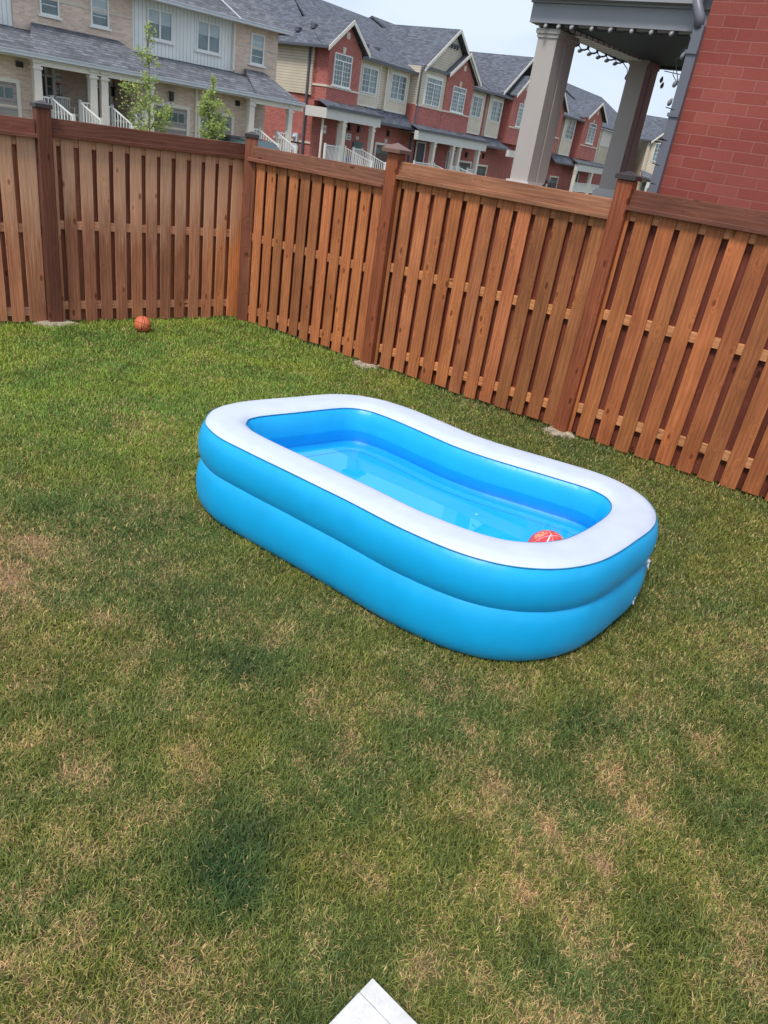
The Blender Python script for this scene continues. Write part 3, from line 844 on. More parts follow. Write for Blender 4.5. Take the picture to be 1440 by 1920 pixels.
d = MB().box(10.3, 11.5, 1.1, 1.2, .3, 2.45).build('front_door', M_DOOR, B); MB().box(10.25, 10.35, 1.05, 1.1, .3, 2.5).box(11.45, 11.55, 1.05, 1.1, .3, 2.5).box(10.35, 11.45, 1.05, 1.1, 2.42, 2.5).build('door_frame', M_WTRIM, d)
railing(B, [(8.2, -.2, .3), (10.2, -.2, .3)]); railing(B, [(10.9, -.2, .3), (12.6, -1.6, -.3)])

# C: brick gable and siding bay
C_ = red_unit('third red townhouse with a pointed brick gable in front of the big siding gable')
MB().box(11.85, 19.45, 1.2, 11, 0, 6.5).build('wall', M_RBRICK, C_)
brick_gable_bay(C_, 11.85, 15.85, 3.47, 6.75, (14.1, 8.2), y0=.35, win=(12.85, 14.72, 4.7, 6.27), band=4.62)
gable_roof(C_, 11.65, 16.35, 14.1, 6.85, 6.8, 8.4, .35, 5.0, barge=M_TRIM)
siding_bay(C_, 16.75, 19.1, 3.6, 6.5, .95, (17.05, 18.6, 4.75, 6.12))
front_slope(C_, 11.85, 19.45, .5, 6.55, 7.2, 9.85); back_slope(C_, 11.85, 19.45, 7.2, 9.85, 14, 6.6)
gutter(C_, 15.9, 19.45, .5, 6.57, M_DGUT)
MB().slab([(13.1, -.35, 3.22), (18.5, -.35, 3.22), (18.5, .4, 3.5), (13.1, .4, 3.5)], .06).build('porch_roof', M_SHINGB, C_)
gutter(C_, 13.1, 18.5, -.35, 3.24, M_DGUT, .12)
MB().box(13.1, 18.3, -.3, 0, 2.55, 3.12).build('porch_beam', M_BEAM, C_); MB().box(13.1, 18.3, 0, 1.2, 2.95, 3.0).build('porch_ceiling', M_GREYSOFFIT, C_)
column(C_, 14.3, -.14, 0, 2.6, .26); column(C_, 17.3, -.14, 0, 2.6, .3)
window(C_, 15.0, 16.2, .9, 2.2, 1.2, sashes=2, cols=1, rows=1, sill=False)
garage(C_, 16.9, 19.0, 1.55, 1.2, M_BDOOR); lamp(C_, 18.0, 2.1, 1.2)
railing(C_, [(13.5, -.2, .3), (14.2, -.2, .3)]); railing(C_, [(14.6, -.2, .3), (16.6, -1.6, -.3)]); railing(C_, [(16.0, -.2, .25), (17.2, -.2, .25)])

# D .. G: the row continues behind the porch columns
def row_pair(xs_, zt, label, brick_first, gz=.0, mat_h=None):
    u = red_unit(label)
    x0, x1 = xs_
    MB().box(x0, x1, 1.2, 11, 0, 6.5).build('wall', M_RBRICK, u)
    front_slope(u, x0, x1, .5, 6.6, 7.2, zt); back_slope(u, x0, x1, 7.2, zt, 14, 6.6)
    gutter(u, x0, x1, .5, 6.62, M_DGUT)
    return u
D = row_pair((19.45, 27.5), 9.95, 'fourth red townhouse, cut off on its right by the nearer grey porch column', False)
siding_bay(D, 19.95, 22.35, 3.6, 6.5, .95, (20.35, 22.1, 4.75, 6.2))
brick_gable_bay(D, 22.95, 27.0, 3.4, 6.85, (24.9, 8.3), y0=.35, win=(24.1, 25.8, 4.75, 6.45), band=4.62)
gable_roof(D, 22.75, 27.2, 24.9, 6.9, 6.9, 8.45, .35, 5)
gable_roof(D, 21.6, 30.5, 26.0, 6.85, 6.85, 9.9, 1.0, 8, name='big_gable_roof')
MB().slab([(19.1, .1, 3.0), (23.4, .1, 3.0), (23.4, 1.1, 3.6), (19.1, 1.1, 3.6)], .1).build('skirt_roof', M_SHINGB, D)
gutter(D, 18.6, 23.4, .1, 3.0, M_DGUT)
MB().box(22.6, 27.2, -.3, 0, 2.45, 2.95).build('porch_beam', M_BEAM, D)
garage(D, 20.0, 21.9, 1.45, 1.2, M_BDOOR); lamp(D, 20.9, 2.2, 1.2); column(D, 24.9, -.14, 0, 2.5, .28)
E_ = row_pair((27.5, 39.7), 10.1, 'cream siding bay townhouse just right of the nearer grey porch column', False)
siding_bay(E_, 36.2, 39.1, 3.35, 6.55, .95, (36.8, 38.85, 4.78, 6.42))
brick_gable_bay(E_, 30.0, 34.0, 3.4, 6.85, (32, 8.3), y0=.35, win=(31.1, 32.9, 4.75, 6.4), band=4.62)
gable_roof(E_, 29.8, 34.2, 32, 6.9, 6.9, 8.45, .35, 5)
MB().slab([(34, .1, 2.7), (39.7, .1, 2.7), (39.7, 1.1, 3.35), (34, 1.1, 3.35)], .1).build('skirt_roof', M_SHINGB, E_)
gutter(E_, 34, 39.7, .1, 2.7, M_DGUT)
garage(E_, 36.2, 38.2, 1.3, 1.2, M_BDOOR)
F_ = row_pair((39.7, 46.2), 10.3, 'red townhouse with small pointed gable, seen between the two grey porch columns', False)
brick_gable_bay(F_, 40.0, 45.0, 3.3, 6.9, (42.9, 8.3), y0=.35, win=(41.3, 43.3, 4.8, 6.62), band=4.55)
gable_roof(F_, 39.9, 45.5, 42.9, 7.0, 7.1, 8.55, .35, 6)
MB().slab([(38.7, -.4, 2.9), (48.3, -.4, 2.9), (48.3, .4, 3.25), (38.7, .4, 3.25)], .06).build('porch_roof', M_SHINGB, F_)
MB().box(38.9, 48.2, -.3, 0, 2.22, 2.82).build('porch_beam', M_BEAM, F_); column(F_, 43.8, -.14, 0, 2.25, .34); column(F_, 39.1, -.14, 0, 2.25, .3)
railing(F_, [(39.4, -.2, .2), (43.4, -.2, .2)]); railing(F_, [(44.2, -.2, .2), (47.6, -.2, .2)])
d = MB().box(42.3, 43.5, 1.05, 1.2, .2, 2.3).build('front_door', M_DOOR, F_); MB().box(42.2, 42.35, 1.0, 1.05, .2, 2.3).box(43.45, 43.6, 1.0, 1.05, .2, 2.3).build('door_frame', M_WTRIM, d)
G_ = row_pair((46.2, 62), 10.6, 'farthest townhouse of the red row, tan siding beside the farther grey porch column', False)
MB().box(45.3, 62, .8, 1.2, 3.2, 6.5).build('siding', M_CREAMH, G_)
MB().box(46.9, 62, .75, .8, 4.9, 6.4).build('tan_panel', M_TRIM, G_); downpipe(G_, 46.8, .8, 2.8, 6.5, M_TRIM)
vents(G_, [(48.6, 2.2, 7.5), (50.5, 1.8, 7.3)])

# cream house far off on the right
K = empty('detached_house', (24.62, 92, 0), 0, 'pale cream house glimpsed between the far porch column and the brick corner', 'house')
MB().box(-2.3, 9, 0, 9, 0, 6.3).build('wall', M_CREAMH, K)
MB().prism([(-1.9, 6.3), (5.9, 6.3), (2.0, 10.0)], -.3, .0).build('gable_wall', M_CREAMH, K)
MB().box(-1.9, 5.9, -.3, 0, 0, 6.3).build('front_wall', M_CREAMH, K)
gable_roof(K, -2.15, 6.15, 2.0, 6.15, 6.15, 10.2, -.3, 6)
front_slope(K, -5.2, 9, -.3, 6.3, 4.5, 8.9)
window(K, -1.55, -.3, 4.3, 6.1, -.3, sashes=2, cols=2, rows=4, sill=False)
MB().slab([(-2.4, -1.8, 2.7), (.9, -1.8, 2.2), (.9, -.3, 2.7), (-2.4, -.3, 3.3)], .12).build('porch_roof', M_SHING, K)
MB().box(-1.7, .2, -1.7, -1.5, 1.65, 2.2).build('porch_beam', M_BEAM, K)
for cx in (-1.6, -1.0, -.3): column(K, cx, -1.6, 0, 1.7, .22)
MB().box(-1.85, 3, -.33, -.31, 0, 2.1).build('ground_floor', M_GLASS, K)

# ------------------------------------------------------------------ neighbour's brick house and porch
FA = math.atan2(-.53088, .84745)
FP = Vector((-0.4527, 8.3157, 0))           # foot of the second post of the right hand fence
NB = empty('brick_house', FP, FA, 'neighbouring house of large red bricks with a grey columned porch behind the right fence', 'house')
MB().box(2.42, 12, 1.0, 9, 0, 6.5).build('brick_wall', M_NBRICK, NB)
M_PCOL = simple('porch_grey_cladding', lin((180,172,166)), 0.55, .04, 1.5)
M_PBEAM = simple('porch_beam_grey', lin((150,152,158)), 0.5, .05, 1.5)
M_CEIL = simple('porch_ceiling_shade', lin((52,58,76)), 0.6, .05)  # shade under the porch roof is put into this dark navy colour
M_PIPE = simple('grey_downpipe', lin((106,108,118)), 0.4, .06)
M_SOFF = stripes('ribbed_soffit', lin((236,238,242)), lin((110,114,124)), .12, False, .82)
def porch_column(x, y, z0, z1, dy):
    b = MB()
    b.box(x, x+.215, y, y+dy*.42, z0, z1)
    b.box(x+.02, x+.2, y+dy*.42, y+dy*.5, z0, z1)
    b.box(x, x+.217, y+dy*.5, y+dy, z0, z1)
    c = b.build('column', M_PCOL, NB)
    k = MB()
    k.box(x-.025, x+.24, y-.025, y+dy+.025, z1-.04, z1+.001)
    k.box(x-.012, x+.228, y-.012, y+dy+.012, z1-.075, z1-.04)
    k.build('capital', M_PCOL, c)
    k = MB().box(x-.05, x+.265, y-.05, y+dy+.05, z0, z0+.1).box(x-.03, x+.245, y-.03, y+dy+.03, z0+.1, z0+.13)
    k.build('plinth', simple('plinth', lin((206,200,196)), .5, .03), c)
porch_column(.715, 1.2, 2.02, 3.56, .46)
porch_column(1.02, 3.1, 2.05, 3.62, .42)
MB().box(.6, 2.42, 1.12, 4.2, 0, 2.02).build('porch_base', M_CONC, NB)
MB().box(.62, 2.41, 1.13, 1.3, 3.6, 3.775).box(.61, 2.405, 1.1, 1.13, 3.765, 3.95).build('front_beam', M_PBEAM, NB)
MB().box(.6, 2.3, 1.02, 1.10, 3.79, 3.9).build('gutter', M_PBEAM, NB)
sk = lambda y: .62+(y-1.13)*.15
MB().add([(sk(1.3), 1.3, 3.585), (sk(3.6), 3.6, 3.585), (sk(3.6)+.26, 3.6, 3.585), (sk(1.3)+.26, 1.3, 3.585),
          (sk(1.3), 1.3, 3.615), (sk(3.6), 3.6, 3.615), (sk(3.6)+.26, 3.6, 3.615), (sk(1.3)+.26, 1.3, 3.615)],
         [(0,1,2,3),(7,6,5,4),(0,4,5,1),(1,5,6,2),(2,6,7,3),(3,7,4,0)]).build('soffit', M_SOFF, NB)
MB().add([(sk(1.3)-.01, 1.3, 3.6), (sk(3.7)-.01, 3.7, 3.6), (sk(3.7)-.01, 3.7, 3.95), (sk(1.3)-.01, 1.3, 3.95),
          (sk(1.3)+.02, 1.3, 3.62), (sk(3.7)+.02, 3.7, 3.62), (sk(3.7)+.02, 3.7, 3.95), (sk(1.3)+.02, 1.3, 3.95)], [(0,1,2,3),(7,6,5,4),(0,4,5,1),(1,5,6,2),(2,6,7,3),(3,7,4,0)]).build('side_beam', M_PBEAM, NB)
MB().box(1.1, 2.42, 1.3, 3.62, 3.6, 3.7).box(.7, 1.1, 1.3, 3.62, 3.62, 3.7).box(.9, 2.42, 3.5, 3.62, 3.58, 3.95).build('porch_ceiling', M_CEIL, NB)
MB().slab([(.45, 1.0, 3.93), (2.42, 1.0, 3.93), (2.42, 3.9, 4.7), (.8, 3.9, 4.7)], .03).build('porch_roof', M_SHING, NB)
pb = MB().box(2.34, 2.428, .93, .998, 0, 3.62)
pb.tube([(2.375, .96, 3.6), (2.36, .95, 3.68), (2.30, .98, 3.78), (2.28, 1.03, 3.9)], .045, 12)
pb.build('downpipe', M_PIPE, NB)
for z in (2.9, 3.4): MB().box(2.325, 2.43, .915, 1.0, z, z+.03).build('pipe_strap', M_PIPE, NB)
# clips and wires sticking out along the corner
for z, l_, dz in ((2.955, .13, .012), (2.71, .08, -.006), (2.49, .11, .008), (2.33, .07, .0)):
    MB().tube([(2.42, .94, z), (2.42-l_*.5, .93, z+dz*.5), (2.42-l_, .93, z+dz+.004)], .0045, 6).build('wire', M_BLACK, NB)
MB().tube([(2.36, .9, 2.71), (2.345, .9, 2.712), (2.31, .9, 2.705)], [.004, .014, .004], 8).build('clip', M_BLACK, NB)

# string lights clipped under the porch eaves
SL = empty('string_lights', FP, FA, 'dark cable with pale bulbs clipped under the neighbouring porch eaves', 'string lights')
M_BULB = simple('pale_bulb', lin((140,142,144)), 0.25, .03)
M_CABLE = simple('dark_cable', (0.018, 0.028, 0.03, 1), 0.5, .05)
cab = MB()
spots = [(x, 1.16, 3.6) for x in (.80, .95, 1.10, 1.30, 1.50, 1.70, 1.90, 2.10, 2.28)]
prev = None
for q_ in spots:
    x, y, z = q_
    cab.box(x+.012, x+.035, y-.004, y+.02, z-.035, z+.005)
    if prev: cab.tube([(prev[0], y, z-.012), (prev[0]+.06, y+.05, z-.03), ((prev[0]+x)/2+.02, y+.09, z-.014), (x-.02, y+.02, z-.022), (x, y, z-.012)], .0045, 6)
    prev = q_
def bulb(x, y, z, tilt):
    o = MB()
    t_ = Matrix.Translation((x, y, z)) @ Matrix.Rotation(tilt[0], 4, 'X') @ Matrix.Rotation(tilt[1], 4, 'Y')
    prof = [(.009, .0), (.012, .012), (.019, .028), (.021, .044), (.015, .06), (.004, .07)]
    o.lathe([(r_, -z_) for r_, z_ in prof], 0, 0, 10)
    o.v = [tuple(t_ @ Vector(v)) for v in o.v]
    return o.build('bulb', M_BULB, SL)
for i, (x, y, z) in enumerate(spots): bulb(x, y-.004, z-.004, (-.9, .1*((i*7) % 5-2)))
prev = None
for k in range(9):
    y = 1.5+k*.205; x = sk(y)-.01; z = 3.585
    cab.box(x-.012, x+.012, y-.01, y+.01, z-.03, z+.01)
    cab.tube([(x, y, z-.02), (x-.05, y+.03, z-.03), (x-.085, y+.05, z-.026)], .009, 6)
    bulb(x-.075, y+.05, z-.026, (.2, 1.3))
    if prev: cab.tube([prev, ((prev[0]+x)/2-.01, (prev[1]+y)/2, z-.045), (x, y, z-.02)], .0045, 6)
    prev = (x, y, z-.02)
cab.tube([prev, (sk(3.3)-.02, 3.3, 3.52), (sk(3.3)-.0, 3.3, 3.46)], .005, 6); bulb(sk(3.3), 3.3, 3.47, (0, .1))
bulb(1.3, 3.55, 3.5, (0, .1)); bulb(1.33, 3.55, 3.44, (0, .2))
cab.tube([(1.3, 3.55, 3.56), (1.7, 3.6, 3.52), (2.3, 3.6, 3.55)], .005, 6)
cab.tube([(2.33, 1.05, 3.5), (2.27, 1.0, 3.42), (2.26, 1.0, 3.3), (2.31, 1.0, 3.2), (2.35, 1.0, 3.1)], .004, 6)
cab.tube([(2.34, 1.05, 3.45), (2.24, 1.0, 3.36), (2.25, 1.0, 3.24), (2.33, 1.0, 3.15)], .004, 6)
for z in (3.42, 3.2, 3.05): bulb(2.31, .98, z, (.3, .4))
cab.tube([(.80, 1.16, 3.588), (.72, 1.2, 3.575), (sk(1.5)-.01, 1.5, 3.565)], .0045, 6)
cab.tube([(2.28, 1.16, 3.588), (2.33, 1.05, 3.5)], .0045, 6)
cab.tube([(2.28, 1.16, 3.588), (2.3, 2.4, 3.56), (2.3, 3.6, 3.55)], .0045, 6)
cab.build('cable', M_CABLE, SL)

# small black looped object of unclear kind just above the fence
kn = empty('black_looped_object', FP + Vector((.84745*1.30+.53088*.9, -.53088*1.30+.84745*.9, 0)), FA, 'small black looped object poking above the fence in front of the near porch column', 'handle')
MB().tube([(0, 0, 0), (0, 0, 2.12)], .012, 8).build('pole', M_BLACK, kn)
MB().tube([(-.02, 0, 2.1), (-.026, 0, 2.15), (-.012, 0, 2.2), (.015, 0, 2.205), (.03, 0, 2.17), (.028, 0, 2.12), (.02, 0, 2.09)], [.014, .019, .018, .014, .016, .018, .014], 10).build('loop', M_BLACK, kn)

# ------------------------------------------------------------------ fences
W_R = wood_mat('cedar_boards')
W_L = wood_mat('weathered_cedar_boards', weather=lin((214, 172, 142)))
W_H = wood_mat('cedar_rails', horizontal=True)
M_CAP = simple('dark_post_cap', lin((62, 54, 54)), 0.45, .15)
M_CAP2 = simple('copper_brown_cap', lin((120, 88, 74)), 0.4, .15)
M_FOOT = simple('footing_concrete', (0.34, 0.28, 0.21, 1), 0.95, .45, 14)
def jitter(c, v=.25, dv=.07):
    k = 1 + random.uniform(-v, v)
    return (max(0, c[0]*k*(1+random.uniform(-dv, dv))), max(0, c[1]*k), max(0, c[2]*k*(1+random.uniform(-dv, dv))), random.random())
def fence_bay(par, x0, x1, gaps, zb, ztop, mid, low, cb, cback, cfas, crail, wmat, gapw=.05, dz=None):
    """boards x0..x1 with gap centres; y=0 is the near face of the boards"""
    zt = ztop-.165
    edges = [x0]+[v for g_ in gaps for v in (g_-gapw/2, g_+gapw/2)]+[x1]
    pb = MB()
    for i in range(0, len(edges), 2):
        a, b = edges[i], edges[i+1]
        j = random.uniform(-.004, .004); z0 = zb+random.uniform(-.012, .018)+(dz(a) if dz else 0)
        tw = random.uniform(-.003, .003)
        c_ = cb(a) if callable(cb) else cb
        pb.bbox(a+j, b+j, tw, tw+.018, z0, zt+.0, .003, jitter(c_))
    pb.build('front_boards', wmat, par)
    bb = MB()
    for g_ in gaps + ([x1+.02] if x1-gaps[-1] > .3 else []):
        w_ = .072+random.uniform(-.004, .004); j = random.uniform(-.006, .006)
        bb.bbox(g_-w_+j, g_+w_+j, .062, .08, zb+.0, zt, .003, jitter(cback, .2))
    bb.build('rear_boards', W_R, par)
    for z, nm in ((zt-.085, 'top_rail'), (mid-.045, 'middle_rail'), (low-.045, 'bottom_rail')):
        c_ = crail
        MB().bbox(x0, x1, .021, .059, z, z+.09-(.006 if nm == 'top_rail' else 0), .003, jitter(c_, .06)).build(nm, W_H, par)
    MB().bbox(x0-.001, x1+.001, -.022, .016, ztop-.13, ztop, .004, jitter(cfas, .06)).build('fascia_board', W_H, par)
    MB().bbox(x0-.03, x1+.03, -.058, .075, ztop-.168, ztop-.128, .004, jitter(tuple(v*.9 for v in cfas[:3]), .05)).build('trim_strip', W_H, par)
def fence_post(par, x, y0, z1, c, cap, capw=.0, w_=.14, foot=None, rot=0, foots=(1, 1)):
    pm = MB().bbox(-w_/2, w_/2, -w_/2, w_/2, -.02, z1, .008, (*c[:3], random.random())).build('post', W_R, par)
    pm.location = (x, y0, 0); pm.rotation_euler = (0, 0, rot)
    h = w_/2+.012+capw
    k = MB().box(-h, h, -h, h, z1, z1+.035)
    k.add([(-h, -h, z1+.035), (h, -h, z1+.035), (h, h, z1+.035), (-h, h, z1+.035), (0, 0, z1+.065+capw)], [(0,1,4),(1,2,4),(2,3,4),(3,0,4)])
    k.build('post_cap', cap, pm)
    if foot:
        random.seed(int(foot*100)); n = 22; b = MB(); prof = ((.0, 1.1), (.02, 1.12), (.034, .95), (.04, .6)); vs = []
        ang = [1+.22*random.uniform(-1, 1) for _ in range(n)]
        for z, rr in prof:
            for i in range(n):
                a = 2*pi*i/n; rd_ = .135*rr*ang[i]*(1+.1*random.uniform(-1, 1))
                vs.append((cos(a)*rd_*foots[0], sin(a)*rd_*foots[1]-.02, z+random.uniform(-.006, .006) if z else -.02))
        fs = [(i+k2*n, (i+1) % n+k2*n, (i+1) % n+(k2+1)*n, i+(k2+1)*n) for k2 in range(3) for i in range(n)]+[tuple(range(3*n, 4*n))]
        b.add(vs, fs); b.build('concrete_footing', M_FOOT, pm)
    return pm
def lc(*c): return lin(c)[:3]
RFE = empty('wooden_fence', FP, FA, 'orange brown cedar fence run along the right side of the lawn', 'fence', 'cedar board fences round the yard')
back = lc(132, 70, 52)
random.seed(3)
slopeR = lambda a: .0
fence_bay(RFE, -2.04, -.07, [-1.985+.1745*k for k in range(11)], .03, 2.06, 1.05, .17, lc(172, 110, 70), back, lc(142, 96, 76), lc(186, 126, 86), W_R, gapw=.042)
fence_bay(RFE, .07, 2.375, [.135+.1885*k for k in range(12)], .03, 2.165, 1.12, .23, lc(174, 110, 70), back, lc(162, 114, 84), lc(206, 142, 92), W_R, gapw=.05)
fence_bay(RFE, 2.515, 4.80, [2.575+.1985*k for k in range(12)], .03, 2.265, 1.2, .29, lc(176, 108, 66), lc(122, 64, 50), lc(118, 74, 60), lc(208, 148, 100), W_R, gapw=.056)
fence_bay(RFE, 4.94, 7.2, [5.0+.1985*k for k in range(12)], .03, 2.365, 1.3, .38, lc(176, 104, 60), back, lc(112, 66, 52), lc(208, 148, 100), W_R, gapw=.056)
fence_post(RFE, -2.09, .02, 2.14, lc(128, 78, 58), M_CAP, rot=-.75)
fence_post(RFE, 0, .0, 2.235, lc(144, 82, 54), M_CAP2, .03, foot=2)
fence_post(RFE, 2.445, .0, 2.33, lc(144, 80, 52), M_CAP, .008, foot=3)
fence_post(RFE, 4.87, .0, 2.43, lc(142, 82, 58), M_CAP, foot=4)
LA = math.atan2(.683, .7304)
LFE = empty('wooden_fence', (-2.255, 9.56, 0), LA, 'weathered mauve brown cedar fence run on the left behind the basketball', 'fence', 'cedar board fences round the yard')
random.seed(9)
def leftc(a):
    t_ = max(0, min(1, (a+.75)/.6)); A0 = lc(182, 122, 92); A1 = lc(206, 128, 78)
    return tuple(A0[i]*(1-t_)+A1[i]*t_ for i in range(3))
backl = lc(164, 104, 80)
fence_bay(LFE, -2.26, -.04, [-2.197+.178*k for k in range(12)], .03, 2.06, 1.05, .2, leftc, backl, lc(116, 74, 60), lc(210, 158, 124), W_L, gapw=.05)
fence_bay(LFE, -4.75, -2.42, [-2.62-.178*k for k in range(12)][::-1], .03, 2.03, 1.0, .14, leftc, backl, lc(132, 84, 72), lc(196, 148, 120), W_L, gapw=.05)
fence_post(LFE, -2.34, .0, 2.14, lc(108, 66, 52), M_CAP, .0, foot=1, foots=(1.4, 1))
fence_post(LFE, -4.82, .0, 2.1, lc(104, 60, 50), M_CAP)

# ------------------------------------------------------------------ paddling pool
PC = [(-1.175,4.693,.262),(-1.178,4.852,.269),(-1.109,4.98,.276),(-1.029,5.065,.281),(-.952,5.133,.283),(-.876,5.195,.282),(-.802,5.256,.279),(-.728,5.317,.276),(-.654,5.381,.276),(-.574,5.449,.279),(-.466,5.517,.281),(-.329,5.553,.284),(-.184,5.537,.289),(-.073,5.49,.294),(.022,5.438,.3),(.111,5.377,.3),(.191,5.317,.3),(.269,5.257,.3),(.346,5.196,.3),(.422,5.137,.3),(.492,5.085,.3),(.564,5.042,.3),(.645,4.999,.3),(.726,4.96,.3),(.809,4.926,.3),(.898,4.893,.3),(.99,4.859,.3),(1.081,4.826,.3),(1.173,4.791,.3),(1.266,4.755,.3),(1.367,4.711,.298),(1.477,4.635,.292),(1.564,4.51,.283),(1.587,4.363,.274),(1.562,4.233,.266),(1.513,4.125,.257),(1.453,4.031,.249),(1.394,3.949,.243),(1.333,3.866,.242),(1.269,3.786,.243),(1.201,3.708,.245),(1.119,3.628,.248),(1.024,3.562,.253),(.917,3.51,.259),(.802,3.479,.263),(.68,3.47,.265),(.561,3.488,.265),(.453,3.522,.263),(.355,3.565,.259),(.266,3.611,.254),(.175,3.661,.249),(.084,3.719,.245),(.002,3.777,.244),(-.077,3.834,.243),(-.155,3.89,.243),(-.233,3.943,.243),(-.314,3.996,.243),(-.395,4.049,.242),(-.476,4.103,.241),(-.558,4.156,.24),(-.639,4.209,.24),(-.721,4.262,.24),(-.804,4.317,.24),(-.888,4.375,.241),(-.97,4.434,.246),(-1.057,4.506,.252),(-1.137,4.606,.258)]
P = np.array(PC)*.934
n0 = len(P)
def periodic(P, f):
    out = []
    for i in range(len(P)):
        a, b, c, d = P[i-1], P[i], P[(i+1) % len(P)], P[(i+2) % len(P)]
        for k in range(f):
            t = k/f
            out.append(.5*((2*b)+(-a+c)*t+(2*a-5*b+4*c-d)*t*t+(-a+3*b-3*c+d)*t**3))
    return np.array(out)
Q = periodic(P, 8)
ctr = Q[:, :2].mean(0)
T_ = np.roll(Q[:, :2], -2, 0)-np.roll(Q[:, :2], 2, 0); T_ /= np.linalg.norm(T_, axis=1)[:, None]
NN = np.stack([T_[:, 1], -T_[:, 0]], 1)
if ((Q[:, :2]-ctr)*NN).sum() < 0: NN = -NN
nq = len(Q)
ZU, BU = .46, .162
PO = Vector((ctr[0], ctr[1], 0))
pool = empty('paddling_pool', PO, 0, 'rectangular blue inflatable paddling pool with a white rim, part filled with water', 'paddling pool')
def sweep(angs, zc, bh, grow, name, mat, par, lift=0.0, wob=.0025, a0=None):
    """ring of tube sections; angs is a function seam_angle -> list of angles"""
    vs = []; m_ = None
    for i in range(nq):
        wd = Q[i, 2]; hw = (wd/2+.046)
        ts = math.acos(min(.999, (wd/2/hw)**(1/.55)))
        al = angs(ts); m_ = len(al)
        for th in al:
            nv_ = mnoise.noise(Vector((i*.33, zc*9, 0)))+.6*mnoise.noise(Vector((i*.8, zc*9, 4)))
            pk = wob*(.25*math.sin(i*.21)+nv_*2.2*(math.exp(-((th-ts)/.28)**2)+math.exp(-((th+pi+ts)/.28)**2)+math.exp(-((th+1.15)/.3)**2)+math.exp(-((th-1.0)/.22)**2)*.6)) if wob else 0
            rr = hw*grow+lift+pk*.6
            off = rr*math.copysign(abs(cos(th))**.55, cos(th)); z = zc+(bh+lift)*math.copysign(abs(sin(th))**.95, sin(th))
            vs.append((Q[i, 0]+NN[i, 0]*off-PO.x, Q[i, 1]+NN[i, 1]*off-PO.y, z))
    fs = [(i*m_+k, ((i+1) % nq)*m_+k, ((i+1) % nq)*m_+k+1, i*m_+k+1) for i in range(nq) for k in range(m_-1)]
    b = MB(); b.add(vs, fs, None, True)
    return b.build(name, mat, par)
def vinyl(name, c, rough):
    m = Mat(name, rough, c, spec=0.45)
    n1 = m.noise(m.obj(), 6, 4, 0.6)
    n2 = m.noise(m.obj(), 260, 2, 0.5)
    drops = m.ramp(n2, (0.66, 0.0), (0.72, 1.0))
    m.base(m.ramp(n1, (0.3, tuple(v*.94 for v in c[:3])+(1,)), (0.7, tuple(min(1, v*1.04) for v in c[:3])+(1,))))
    m.bump(m.math('ADD', m.math('MULTIPLY', drops, 0.35), n1), 0.3, 0.006)
    return m.m
M_BLUE = vinyl('blue_vinyl', (0.004, 0.40, 0.80, 1), 0.38)
M_RIM = vinyl('white_vinyl', (0.57, 0.63, 0.76, 1), 0.5)
la = lambda a, b, n: [a+(b-a)*k/(n-1) for k in range(n)]
sweep(lambda t: la(t, -pi-t+0.0, 30), ZU, BU, 1.0, 'upper_ring', M_BLUE, pool)
sweep(lambda t: la(t-.02, pi-t+.02, 16), ZU, BU, 1.0, 'white_rim', M_RIM, pool, lift=.0035, wob=.0018)
sweep(lambda t: la(pi*.62, -pi*1.62+.0, 34), .195, .205, 1.04, 'lower_ring', M_BLUE, pool)
seam = MB()
for sgn in (1, -1):
    pts = []
    for i in range(nq):
        wd = Q[i, 2]; hw = wd/2+.046; ts = math.acos((wd/2/hw)**(1/.55)); th = ts-.03 if sgn > 0 else pi-ts+.03
        off = (hw+.004)*math.copysign(abs(cos(th))**.55, cos(th)); pts.append((Q[i, 0]+NN[i, 0]*off-PO.x, Q[i, 1]+NN[i, 1]*off-PO.y, ZU+(BU+.004)*sin(th)**.95))
    seam.tube(pts+[pts[0]], .003, 6, cap=False)
seam.build('seam', simple('seam_blue', (0.02, .2, .42, 1), .4, .05), pool)
# floor and water
def plate(off, z, name, mat, par, grid=False):
    vs = [(0, 0, z)]+[(Q[i, 0]-NN[i, 0]*off-PO.x, Q[i, 1]-NN[i, 1]*off-PO.y, z) for i in range(nq)]
    flip = (T_[0, 0]*(Q[0, 1]-ctr[1])-T_[0, 1]*(Q[0, 0]-ctr[0])) > 0
    b = MB().add(vs, [(0, (i+1) % nq+1, i+1) if flip else (0, i+1, (i+1) % nq+1) for i in range(nq)], None, False)
    return b.build(name, mat, par)
m = Mat('pool_floor', 0.35, (0.02, 0.42, 0.85, 1))
t1 = m.noise(m.mapping(m.obj(), (1.5, 3.5, 1)), 1.6, 5, 0.6, 1.2)
m.base(m.ramp(t1, (0.3, (0.016, 0.52, 0.90, 1)), (0.7, (0.024, 0.56, 0.92, 1))))
m.bump(t1, 0.12, 0.02)
plate(.03, .31, 'floor', m.m, pool)
fs_ = MB()
for off_, zz in ((.26, .3115),):
    fs_.tube([(Q[i, 0]-NN[i, 0]*off_*(1+.06*math.sin(i*.05))-PO.x, Q[i, 1]-NN[i, 1]*off_-PO.y, zz) for i in range(20, 262, 3)], .0022, 5)
fs_.build('floor_seam', simple('floor_seam_blue', (0.01, .30, .66, 1), .4, .05), pool)
mw = bpy.data.materials.new('pool_water'); mw.use_nodes = True
t = mw.node_tree; t.nodes.clear()
tr = t.nodes.new('ShaderNodeBsdfTransparent'); tr.inputs[0].default_value = (0.95, 0.99, 1.0, 1)
gl = t.nodes.new('ShaderNodeBsdfGlossy'); gl.inputs['Roughness'].default_value = 0.0; gl.inputs['Color'].default_value = (1, 1, 1, 1)
fr = t.nodes.new('ShaderNodeFresnel'); fr.inputs['IOR'].default_value = 1.52
